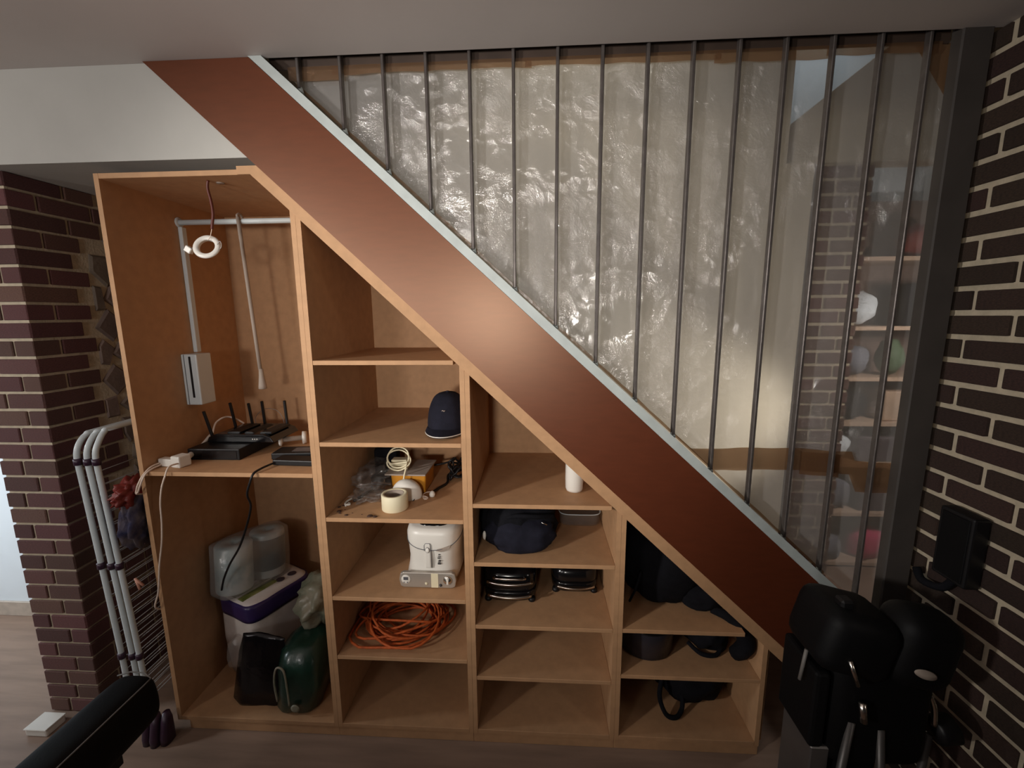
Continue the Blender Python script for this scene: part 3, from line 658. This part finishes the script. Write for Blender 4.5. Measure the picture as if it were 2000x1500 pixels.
tube('blade', [(.728, .13, Z3 + .006), (.752, .20, Z3 + .010), (.765, .235, Z3 + .013)], .0055, M_BLACK, wt, 8, smooth_k=3)
tube('grip', [(.712, .150, Z3 + .0075), (.704, .12, Z3 + .0075), (.708, .098, Z3 + .006), (.724, .100, Z3 + .005), (.716, .112, Z3 + .005), (.712, .090, Z3 + .004)], .0038, M_WPLAST, wt, 8, smooth_k=5)
random.seed(9)
vs = []; fs = []
for k, (x, y, r_) in enumerate(((.705, .05, .010), (.715, .035, .006), (.745, .022, .007), (.835, .018, .012), (.855, .014, .009), (.69, .085, .007), (.70, .10, .005), (.72, .065, .003), (.76, .04, .003), (.80, .03, .003))):
    b0 = len(vs); n = 9
    for (h, q) in ((0, 1.), (.35, .8), (.5, .35)):
        for i in range(n):
            a = 2 * math.pi * i / n; w_ = q * r_ * (1 + .4 * noise.noise(Vector((k * 3.1, i * .9, h))))
            vs.append((x + w_ * math.cos(a), y + w_ * .7 * math.sin(a), Z3 + h * r_))
    for j in range(2):
        for i in range(n): fs.append([b0 + j * n + i, b0 + j * n + (i + 1) % n, b0 + (j + 1) * n + (i + 1) % n, b0 + (j + 1) * n + i])
    fs.append([b0 + 2 * n + i for i in range(n)])
dd = mesh('dirt_crumbs', vs, fs, M_DUST); tag(dd, 'dark crumbs of dirt scattered along the front of the cluttered shelf', 'dirt', kind='stuff')
# fryer
Z5 = .6084
fy = thing('deep_fryer', (1.03, .2, Z5), 'white deep fryer with a silver control strip on the fourth shelf', 'deep fryer')
loft('body', [(.004, 1.030, .20, .098, .118, 3.2), (.03, 1.030, .20, .106, .124, 3.4), (.07, 1.032, .205, .100, .118, 3.6), (.10, 1.033, .207, .0985, .117, 3.6), (.165, 1.035, .205, .104, .122, 3.6), (.178, 1.035, .205, .105, .123, 3.6)], M_WPLAST, fy, 56, X=Matrix.Translation((0, 0, Z5)))
# lid with drooping front lower edge
vs = []; fs = []; n = 56
for (h, k) in ((0, 1.012), (.022, 1.018), (.036, .98), (.045, .92), (.049, .84)):
    for i in range(n):
        a = 2 * math.pi * i / n; c, s = math.cos(a), math.sin(a); p = 3.6
        x = math.copysign(abs(c) ** (2 / p), c); y = math.copysign(abs(s) ** (2 / p), s)
        droop = (-.032 * max(0, -y) * (1 - .85 * abs(x) ** 2)) if h == 0 else 0
        vs.append((1.035 + .105 * k * x, .205 + .123 * k * y, Z5 + .180 + h + droop))
for j in range(4):
    for i in range(n): fs.append([j * n + i, j * n + (i + 1) % n, (j + 1) * n + (i + 1) % n, (j + 1) * n + i])
fs.append([4 * n + i for i in range(n)])
ld = mesh('lid', vs, fs, M_WPLAST, fy, True)
loft('lid_window', [(.0, 1.037, .20, .066, .086, 3.2), (.003, 1.037, .20, .067, .088, 3.2), (.005, 1.037, .20, .060, .08, 3.2)], M_BLACKG, ld, 36, X=Matrix.Translation((0, 0, Z5 + .2275)))
tube('lid_seam', [(1.035 + .1075 * math.copysign(abs(math.cos(a)) ** (2 / 3.6), math.cos(a)), .205 + .1262 * math.copysign(abs(math.sin(a)) ** (2 / 3.6), math.sin(a)), Z5 + .1795 - .032 * max(0, abs(math.sin(a)) ** (2 / 3.6)) * (1 - .85 * abs(math.cos(a)) ** (4 / 3.6))) for a in [math.pi + math.pi * i / 30 for i in range(31)]], .0013, M_SCREEN, ld, 6)
box('latch', 1.013, 1.036, .0765, .088, Z5 + .074, Z5 + .176, M_WPLAST, fy, bev=.005, seg=2)
tube('latch_edge', [(1.0375, .0795, Z5 + .075), (1.0375, .0772, Z5 + .168), (1.033, .0768, Z5 + .176), (1.016, .0768, Z5 + .176), (1.0115, .0772, Z5 + .168), (1.0115, .0780, Z5 + .145)], .0011, M_SCREEN, fy, 6)
lathe('latch_button', [(.0, .004), (.006, .004), (.0075, .002), (.0078, 0)], M_WPLAST, fy, 20, X=Matrix.Translation((1.0245, .0762, Z5 + .150)) @ Matrix.Rotation(math.pi / 2, 4, 'X') @ Matrix.Diagonal((1, 1.35, 1, 1)))
tube('latch_button_rim', [(1.0245 + .0082 * math.cos(2 * math.pi * i / 20), .0758, Z5 + .150 + .011 * math.sin(2 * math.pi * i / 20)) for i in range(20)], .0008, M_SCREEN, fy, 6, closed=True)
prism('oil_gauge', [(1.055, Z5 + .145), (1.075, Z5 + .141), (1.108, Z5 + .156), (1.112, Z5 + .166), (1.06, Z5 + .152)], .0795, .090, M_CARD, fy, bev=.001)
for k, (a, b) in enumerate(((.126, .129), (.119, .1215), (.111, .115), (.101, .105), (.095, .0985), (.087, .0925))):
    box('printed_mark', 1.063 - .003 * (k % 3) * .5, 1.070 + .002 * (k % 2), .0843, .0860, Z5 + a, Z5 + b, M_MARK, fy, bev=0)
cp = prism('control_strip', [(.918, Z5 + .008), (.930, Z5 + .002), (1.116, Z5 + .002), (1.128, Z5 + .008), (1.133, Z5 + .033), (1.128, Z5 + .058), (1.116, Z5 + .064), (.930, Z5 + .064), (.918, Z5 + .058), (.913, Z5 + .033)], .064, .080, M_SATIN, fy, bev=.003)
cp['label'] = 'silver control strip with round dials'
XD_ = lambda x, z: Matrix.Translation((x, .0640, Z5 + z)) @ Matrix.Rotation(math.pi / 2, 4, 'X')
lathe('timer_dial', [(.0, .003), (.0165, .003), (.0185, .001), (.0185, 0)], M_WPLAST, cp, 28, X=XD_(.940, .036))
box('timer_display', .931, .949, .0598, .0612, Z5 + .034, Z5 + .047, M_SCREEN, cp, bev=.0005)
for x in (.933, .946): lathe('timer_button', [(.0, .0042), (.0022, .0042), (.0022, .002)], M_SCREEN, cp, 10, X=XD_(x, .025))
lathe('thermostat_dial', [(.0, .006), (.014, .006), (.0165, .003), (.0175, 0)], M_CHROME, cp, 28, X=XD_(1.100, .036))
box('dial_grip', 1.097, 1.105, .055, .0582, Z5 + .022, Z5 + .050, M_WPLAST, cp, bev=.001)
box('pale_sticker', 1.037, 1.064, .0632, .0643, Z5 + .004, Z5 + .062, M_CREAM, cp, bev=0)
lathe('indicator', [(.0, .003), (.005, .002), (.006, 0)], M_CREAM, cp, 14, X=XD_(1.018, .020))
lathe('indicator', [(.0, .003), (.005, .002), (.006, 0)], M_MARK, cp, 14, X=XD_(1.073, .014))
# orange cord
Z6 = .3604
random.seed(21); pts = []
for i in range(15 * 22):
    lp = i / 22; a = 2 * math.pi * lp
    f = lp / 15
    rx = .150 + .035 * math.sin(lp * 2.1) ; ry = .115 + .035 * math.cos(lp * 1.7)
    cx = .885 + .030 * math.sin(lp * 1.3); cy = .185 + .03 * math.cos(lp * .9)
    th = .5 * math.sin(lp * .77)
    x = rx * math.cos(a); y = ry * math.sin(a)
    pts.append((cx + x * math.cos(th) - y * math.sin(th), cy + x * math.sin(th) + y * math.cos(th), Z6 + .006 + .060 * f * (1 + .5 * math.sin(a * 1.5 + lp)) * .8))
pts = [(min(max(p[0], .69), 1.15), max(p[1], .02), p[2]) for p in pts]
rp = tube('orange_rope', pts, .0048, M_ROPE, None, 7); tag(rp, 'loosely coiled orange cord on the fifth shelf', 'rope')
# ------------------------------------------------------------------ third unit contents
Z7 = .9834
bt = thing('white_bottle', (1.578, .125, Z7), 'white bottle on the top shelf behind the sloping strip', 'bottle')
lathe('body', [(.022, 0), (.029, .003), (.0325, .012), (.0335, .05), (.033, .11), (.030, .135), (.020, .15), (.013, .155), (.013, .162)], M_WPLAST, bt, 28, c=(1.578, .13, Z7))
lathe('cap', [(.015, .160), (.0155, .162), (.0155, .185), (.014, .188), (.0, .188)], M_WPLAST, bt, 24, c=(1.578, .13, Z7))
Z8 = .7604
jk = thing('black_holdall', (1.36, .2, Z8), 'black and navy soft bag filling the left of the shelf below the bottle', 'bag')
blob('bag_body', (1.365, .215, Z8 + .062), (.155, .165, .135), M_CLOTHB, jk, .16, 1.8, 4, floor=Z8, wall=(1.214, 1.70, .56, .966), fold=.1)
blob('flap', (1.375, .125, Z8 + .055), (.135, .085, .075), M_NAVY, jk, .14, 2.0, 9, floor=Z8, wall=(1.214, 1.70, .56, .966))
blob('white_tag', (1.240, .098, Z8 + .052), (.007, .008, .019), M_WPLAST, jk, .1, 2, 1, sub=2)
tube('strap', [(1.30, .10, Z8 + .12), (1.36, .07, Z8 + .145), (1.44, .08, Z8 + .14), (1.50, .13, Z8 + .12)], .009, M_CLOTHB, jk, 8, smooth_k=5)
tube('zip_pull', [(1.455, .078, Z8 + .118), (1.475, .080, Z8 + .108)], .0025, M_CHROME, jk, 6)
cb = thing('clear_box', (1.62, .36, Z8), 'low clear plastic tray at the back right of the bag shelf', 'tray')
vs = []
loft('tray', [(.0, 1.62, .37, .080, .085, 5), (.004, 1.62, .37, .084, .09, 5), (.05, 1.62, .37, .086, .092, 5), (.054, 1.62, .37, .088, .094, 5), (.05, 1.62, .37, .083, .089, 5), (.006, 1.62, .37, .080, .086, 5)], F_BAG, cb, 40, X=Matrix.Translation((0, 0, Z8)))
tube('rim', [(1.62 + .088 * math.copysign(abs(math.cos(a)) ** .4, math.cos(a)), .37 + .094 * math.copysign(abs(math.sin(a)) ** .4, math.sin(a)), Z8 + .053) for a in [2 * math.pi * i / 48 for i in range(48)]], .0022, M_WTUBE, cb, 6, closed=True)
Z9 = .5094
def grill(x0, x1, y0, h, label, two, dark):
    g = thing('sandwich_toaster', ((x0 + x1) / 2, y0 + .12, Z9), label, 'toaster')
    cx = (x0 + x1) / 2; hx = (x1 - x0) / 2; T_ = Matrix.Translation((0, 0, Z9))
    loft('base', [(.012, cx, y0 + .12, hx * .94, .112, 4), (.022, cx, y0 + .12, hx, .12, 4), (.045, cx, y0 + .12, hx, .12, 4), (.052, cx, y0 + .12, hx * .97, .117, 4)], M_BLACKG, g, 40, X=T_)
    loft('lid', [(.055, cx, y0 + .12, hx * .97, .117, 4), (.062, cx, y0 + .12, hx, .12, 4), (h - .022, cx, y0 + .122, hx * .98, .118, 4), (h - .004, cx, y0 + .124, hx * .86, .104, 4), (h, cx, y0 + .124, hx * .7, .09, 4)], M_BLACKG, g, 40, X=T_)
    for sx in (-1, 1):
        for sy in (-1, 1): lathe('foot', [(.013, 0), (.015, .004), (.013, .016)], M_BLACK, g, 14, c=(cx + sx * hx * .82, y0 + .12 + sy * .09, Z9))
    def band(z, r, sag, w):
        tube('chrome_band', [(cx + hx * w * t, y0 - .002 - .012 * (1 - t * t), Z9 + z - sag * (1 - t * t)) for t in [i / 8 - 1 for i in range(17)]], r, M_CHROME, g, 8)
    band(.042, .0062 if two else .005, .004, .80)
    if two:
        band(.098, .0052, .005, .84)
        tube('handle', [(cx - hx * .55, y0 + .004, Z9 + .118), (cx - hx * .5, y0 - .014, Z9 + .120), (cx + hx * .5, y0 - .014, Z9 + .119), (cx + hx * .55, y0 + .004, Z9 + .117)], .0045, M_CHROME, g, 8, smooth_k=4)
    return g
grill(1.226, 1.438, .118, .138, 'black sandwich toaster with two chrome bands', True, 1)
grill(1.500, 1.690, .185, .118, 'smaller black sandwich toaster with one chrome band', False, 1)
# ------------------------------------------------------------------ fourth unit contents
ZA = .5114
lim = lambda x: zi(x) - .004
b1 = thing('black_backpack', (1.98, .25, ZA), 'large black backpack under the slope on the lowest unit top shelf', 'bag')
blob('bag_body', (1.955, .26, ZA + .13), (.165, .16, .19), M_CLOTHB, b1, .12, 1.8, 3, floor=ZA, wall=(1.77, 2.2, .55, lim))
blob('side_pocket', (2.08, .17, ZA + .04), (.09, .09, .055), M_CLOTHB, b1, .12, 2, 6, floor=ZA, wall=(1.77, 2.2, .55, lim))
tube('strap', [(1.80, .13, ZA + .02), (1.812, .10, ZA + .09), (1.835, .12, ZA + .15)], .0045, M_CLOTHB, b1, 8, smooth_k=5)
b2 = tube('dark_strap', [(2.10, .10, ZA + .018), (2.14, .07, ZA + .016), (2.175, .05, ZA - .002), (2.200, .045, .465), (2.212, .05, .425), (2.210, .07, .385), (2.195, .09, .352)], [.015, .018, .022, .028, .032, .032, .026], M_CLOTHB, None, 10, smooth_k=6)
tag(b2, 'thick dark roll of cloth trailing over the shelf end in the lowest unit', 'strap')
ZB = .3234
pt = thing('cooking_pot', (1.87, .2, ZB), 'dark metal pot on the middle shelf of the lowest unit', 'pot')
lathe('pan', [(.0, 0), (.098, 0), (.106, .006), (.110, .09), (.112, .115), (.110, .118), (.105, .115), (.103, .012), (.0, .010)], mat('dark_enamel', (58, 56, 64), .28, metal=.3, var=.1), pt, 40, c=(1.875, .17, ZB))
tube('rim', [(1.875 + .1115 * math.cos(2 * math.pi * i / 40), .17 + .1115 * math.sin(2 * math.pi * i / 40), ZB + .117) for i in range(40)], .003, M_BLACK, pt, 6, closed=True)
for s in (1,): tube('handle', [(1.984, .15, ZB + .085), (2.01, .15, ZB + .09), (2.01, .20, ZB + .09), (1.984, .20, ZB + .085)], .006, M_BLACK, pt, 8, smooth_k=4)
b3 = thing('dark_shoulder_bag', (2.11, .25, ZB), 'rounded black bag on the middle shelf right of the pot', 'bag')
blob('bag_body', (2.125, .25, ZB + .055), (.098, .15, .095), M_CLOTHB, b3, .14, 2, 12, floor=ZB, wall=(2.015, 2.24, .55, lambda x: min(.492, zi(x) - .006)))
tube('strap', [(2.035, .14, ZB + .03), (2.075, .105, ZB + .009), (2.13, .10, ZB + .009), (2.165, .13, ZB + .03)], .008, M_CLOTHB, b3, 8, smooth_k=6)
b4 = thing('black_sports_bag', (2.05, .25, FZ), 'black bag with a looped handle on the floor of the lowest unit', 'bag')
blob('bag_body', (2.075, .25, FZ + .09), (.145, .145, .12), M_CLOTHB, b4, .13, 2, 15, floor=FZ, wall=(1.76, 2.235, .55, .303))
tube('handle', [(1.945, .14, FZ + .13), (1.925, .10, FZ + .08), (1.945, .075, FZ + .025), (1.985, .075, FZ + .012), (2.015, .10, FZ + .03), (2.02, .12, FZ + .07)], .009, M_CLOTHB, b4, 8, smooth_k=6)
# ------------------------------------------------------------------ drying rack between pillar and cabinet
ai = thing('drying_rack', (-.11, .2, 0), 'folded white clothes airer with purple joints between pillar and cabinet', 'drying rack')
YB = .50
for k, (x0, x1) in enumerate(((-.188, -.150), (-.150, -.106), (-.118, -.078))):
    top = 1.225 + .006 * k
    pts = [(x1 + .003, -.035, .075), (x1, -.035, .33), (x0 + .5 * (x1 - x0), -.035, .75), (x0, -.035, 1.12)]
    pts = cr(pts, 5) + [(x0, -.034, 1.165), (x0 + .003, -.022, 1.20), (x0 + .006, .005, top), (x0 + .006, .05, top + .004), (x0 + .006, YB - .04, top + .004), (x0 + .006, YB, top - .03), (x0, YB, 1.1), (x1, YB, .33), (x1 + .003, YB, .075)]
    fr_ = tube('frame_tube', cr(pts, 3), .0093, M_WTUBE, ai, 10)
    sxs = lambda z: x1 + (x0 - x1) * max(0, min(1, (z - .33) / .79))
    for z in (1.135, .735, .36):
        xx = sxs(z); tube('clip', [(xx, -.035, z - .012), (xx, -.035, z + .012)], .0128, M_PURPLE, fr_, 10)
    for j in range(19):
        z = .14 + j * .052 + .012 * k
        if z > 1.08: continue
        tube('wire', [(sxs(z) + .004, -.030, z), (sxs(z) + .004, YB, z + .004)], .0018, M_WIRE, fr_, 5)
for (x, y) in ((-.07, -.055), (-.035, -.060), (-.002, -.05)):
    loft('foot', [(.0, x, y, .016, .026, 3), (.03, x, y, .017, .027, 3), (.085, x - .006, y + .012, .014, .020, 3), (.11, x - .012, y + .02, .011, .012, 2.5)], M_PURPLE, ai, 16, X=Matrix.Translation((0, 0, .0004)))
o = box('joint_plate', -.125, -.05, -.047, -.035, .090, .118, M_PURPLE, ai, bev=.003)
pg = thing('peg_bag', (-.055, .03, .78), 'blue mesh bag with red pegs hanging on the drying rack', 'peg bag')
blob('mesh_bag', (-.050, .045, .890), (.034, .095, .120), M_BLUE, pg, .30, 2.5, 4)
blob('red_pegs', (-.055, .020, 1.005), (.028, .075, .050), M_RED, pg, .5, 3.5, 8)
tube('wooden_peg', [(-.06, .005, .985), (-.035, .055, 1.015)], .005, M_PINKW, pg, 6)
tube('wooden_peg', [(-.058, .012, .972), (-.035, .050, .995)], .005, M_PINKW, pg, 6)
tube('wire_hook', [(-.075, -.02, 1.03), (-.055, .0, .91), (-.045, .005, .80), (-.036, .012, .80)], .0028, M_PINKW, pg, 6, smooth_k=3)
px = thing('clothes_peg', (-.025, -.045, .655), 'single wooden clothes peg clipped to a rack wire low down', 'peg')
tube('leg', [(-.040, -.04, .690), (-.022, -.046, .648)], .0045, M_PINKW, px, 6)
tube('leg', [(-.034, -.046, .690), (-.012, -.04, .660)], .0045, M_PINKW, px, 6)
wb = thing('white_box', (-.53, -.03, 0), 'small white box on the floor in front of the brick pillar', 'box')
box('case', -.585, -.495, -.062, .010, .0004, .030, M_WPLAST, wb, bev=.006, seg=2)
box('lid', -.588, -.492, -.065, .013, .0305, .036, M_WPLAST, wb, bev=.002)
# ------------------------------------------------------------------ padded bench in the left foreground
bn = thing('padded_bench', (.11, -.7, 0), 'black padded bench with grey piping in the left foreground', 'bench')
sec = [(-.075, .02), (-.065, .155), (-.04, .168), (.045, .168), (.066, .155), (.078, .09), (.074, .02), (.055, .0), (-.055, .0)]
vs = []; fs = []; n = len(sec)
def yring(y, s, dz=0):
    for (x, z) in sec: vs.append((.115 + x * s, y, .312 + .084 + (z - .084) * s + dz))
for (y, s) in ((-.215, .45), (-.222, .80), (-.240, .95), (-.27, 1.), (-.5, 1.), (-.8, 1.), (-1.25, 1.), (-1.28, .9), (-1.285, .6)): yring(y, s)
k = len(vs) // n
for j in range(k - 1):
    for i in range(n): fs.append([j * n + i, j * n + (i + 1) % n, (j + 1) * n + (i + 1) % n, (j + 1) * n + i])
fs.append(list(range(n))); fs.append([(k - 1) * n + i for i in range(n)])
o = mesh('pad', vs, fs, M_VINYL, bn, True)
sb = o.modifiers.new('sub', 'SUBSURF'); sb.levels = 1; sb.render_levels = 2
tube('piping', [(.172, -.238, .468), (.176, -.27, .470), (.176, -.6, .470), (.176, -1.24, .470)], .0022, M_PIPING, bn, 6)
tube('piping', [(.058, -.240, .474), (.09, -.226, .477), (.14, -.226, .475), (.172, -.238, .468)], .0022, M_PIPING, bn, 6)
box('support_rail', .09, .15, -1.2, -.34, .262, .312, M_BLACK, bn, bev=.004)
for y in (-.42, -1.15):
    box('leg', .095, .145, y - .025, y + .025, .03, .262, M_BLACK, bn, bev=.004)
    box('foot_bar', -.10, .34, y - .03, y + .03, .0005, .035, M_BLACK, bn, bev=.006)
# ------------------------------------------------------------------ exercise machine in the right foreground
ex = thing('exercise_machine', (2.40, -.25, 0), 'black folded exercise machine with pale tubes beside the brick wall', 'exercise machine')
box('seat', 2.205, 2.405, -.36, -.17, .655, .835, M_VINYL, ex, bev=.045, seg=4, smooth=True, X=rotm((2.31, -.27, .75), ry=14))
box('backrest', 2.385, 2.555, -.37, -.23, .63, .845, M_VINYL, ex, bev=.055, seg=4, smooth=True, X=rotm((2.47, -.3, .74), ry=10))
box('housing', 2.25, 2.53, -.34, -.14, .36, .74, M_VINYL, ex, bev=.05, seg=4, smooth=True)
box('adjuster_knob', 2.262, 2.296, -.31, -.275, .80, .866, M_BLACK, ex, bev=.006)
o = lathe('badge', [(.0, .004), (.020, .004), (.022, .001), (.0225, 0)], M_CARD, ex, 28, X=Matrix.Translation((2.440, -.376, .712)) @ Matrix.Rotation(math.radians(20), 4, 'Y') @ Matrix.Rotation(math.radians(100), 4, 'X') @ Matrix.Diagonal((1.35, .62, 1, 1))); o['label'] = 'pale oval badge'
def leg_(a, b, r, m=M_DTUBE): return tube('frame_tube', [a, b], r, m, ex, 12)
leg_((2.262, -.36, .73), (2.282, -.37, .665), .0055, M_CHROME)
leg_((2.312, -.355, .60), (2.318, -.36, .545), .009, M_CHROME)
leg_((2.305, -.335, .52), (2.245, -.37, .02), .011)
leg_((2.385, -.335, .50), (2.420, -.37, .02), .011)
leg_((2.560, -.29, .44), (2.470, -.36, .02), .010)
tube('frame_tube', [(2.525, -.31, .59), (2.538, -.315, .55), (2.542, -.318, .50)], .007, M_CHROME, ex, 10, smooth_k=4)
lathe('pedal_cap', [(.0, 0), (.035, 0), (.038, .01), (.038, .05), (.03, .055), (.0, .055)], M_BLACK, ex, 24, X=Matrix.Translation((2.57, -.29, .455)) @ Matrix.Rotation(math.radians(80), 4, 'Y'))
box('side_cover', 2.205, 2.245, -.33, -.17, .42, .66, M_VINYL, ex, bev=.01, seg=2)
box('flywheel_cover', 2.29, 2.40, -.33, -.16, .12, .52, M_VINYL, ex, bev=.02, seg=2)
box('side_plate', 2.215, 2.268, -.325, -.19, .03, .418, M_DTUBE, ex, bev=.004)
leg_((2.196, -.29, .70), (2.190, -.285, .60), .005, M_PIPING)
for y in (-.37, -.13): box('floor_bar', 2.19, 2.56, y - .02, y + .02, .0005, .035, M_BLACK, ex, bev=.006)
leg_((2.40, -.13, .03), (2.39, -.2, .45), .014, M_BLACK)
wd = thing('wall_box', (2.70, -.15, .83), 'black box hanging on the right brick wall', 'box')
box('case', 2.672, 2.7185, -.205, -.100, .838, 1.055, M_BLACK, wd, bev=.006, seg=2)
box('front_cover', 2.6695, 2.6725, -.195, -.110, .85, 1.045, M_VINYL, wd, bev=.002)
tube('lead', [(2.700, -.15, .84), (2.695, -.12, .79), (2.690, -.06, .775), (2.695, -.03, .80)], .012, M_CLOTHB, wd, 8, smooth_k=5)
# ------------------------------------------------------------------ shelf with odds and ends beyond the stairs
sh = thing('far_shelf_unit', (3.55, 1.4, 0), 'pale shelf unit seen blurred through the dust sheet', 'shelf unit')
for x in (3.20, 3.94): box('upright', x - .012, x + .012, 1.26, 1.56, 0, 2.32, M_SHELFW, sh)
for z in (.035, .375, .70, .965, 1.245, 1.55, 1.95): box('shelf', 3.213, 3.927, 1.26, 1.56, z - .024, z, M_SHELFW, sh)
box('back_panel', 3.213, 3.927, 1.5605, 1.57, .0, 2.32, mat('dull_brown_board', (120, 100, 90), .8), sh)  # plain brown board closing the back of the unit
def cloth(name, c, r, m, label, cat, seed, fl):
    o = blob(name, c, r, m, None, .22, 2, seed, floor=fl, sub=3); tag(o, label, cat)
cloth('pink_cloth', (3.62, 1.36, .12), (.115, .09, .115), M_PINK, 'bright pink cloth on the lowest far shelf', 'cloth', 3, .0355)
cloth('grey_cloth', (3.36, 1.36, .10), (.10, .09, .09), M_GREYCL, 'grey cloth left of the pink cloth on the far shelf', 'cloth', 5, .0355)
cloth('white_bundle', (3.38, 1.38, .47), (.10, .09, .13), M_GREYCL, 'grey blue bundle on the second far shelf', 'bundle', 6, .3755)
o = box('violet_box', 3.50, 3.78, 1.29, 1.50, .3755, .50, M_DARKBOX, None, bev=.005); tag(o, 'dark violet box on the second far shelf', 'box')
o = box('dark_crate', 3.46, 3.86, 1.30, 1.52, .7005, .86, M_DARKBOX, None, bev=.008); tag(o, 'dark crate on the third far shelf', 'crate')
cloth('pale_bundle', (3.34, 1.38, .79), (.10, .09, .10), M_BLUEW, 'pale bundle left of the dark crate on the far shelf', 'bundle', 8, .7005)
cloth('dark_bundle', (3.40, 1.38, 1.06), (.12, .09, .10), M_CLOTHB, 'black bundle on the fourth far shelf', 'bundle', 9, .9655)
o = box('brown_carton', 3.58, 3.86, 1.30, 1.52, .9655, 1.15, M_SHELFW, None, bev=.006); tag(o, 'brown carton on the fourth far shelf', 'carton')
cloth('green_bundle', (3.62, 1.36, 1.36), (.07, .07, .11), M_GREENC, 'green bundle on the fifth far shelf', 'bundle', 2, 1.2455)
cloth('grey_bundle', (3.40, 1.38, 1.34), (.10, .08, .09), M_GREYCL, 'grey bundle left of the green bundle on the far shelf', 'bundle', 4, 1.2455)
o = box('black_crate', 3.62, 3.88, 1.30, 1.52, 1.5505, 1.80, M_CLOTHB, None, bev=.008); tag(o, 'black crate on the sixth far shelf', 'crate')
cloth('silver_bundle', (3.40, 1.38, 1.66), (.11, .09, .10), M_BLUEW, 'silvery bundle left of the black crate on the far shelf', 'bundle', 7, 1.5505)
cloth('red_cloth', (3.72, 1.38, 2.05), (.12, .09, .10), M_RED, 'red cloth on the topmost far shelf', 'cloth', 1, 1.9505)
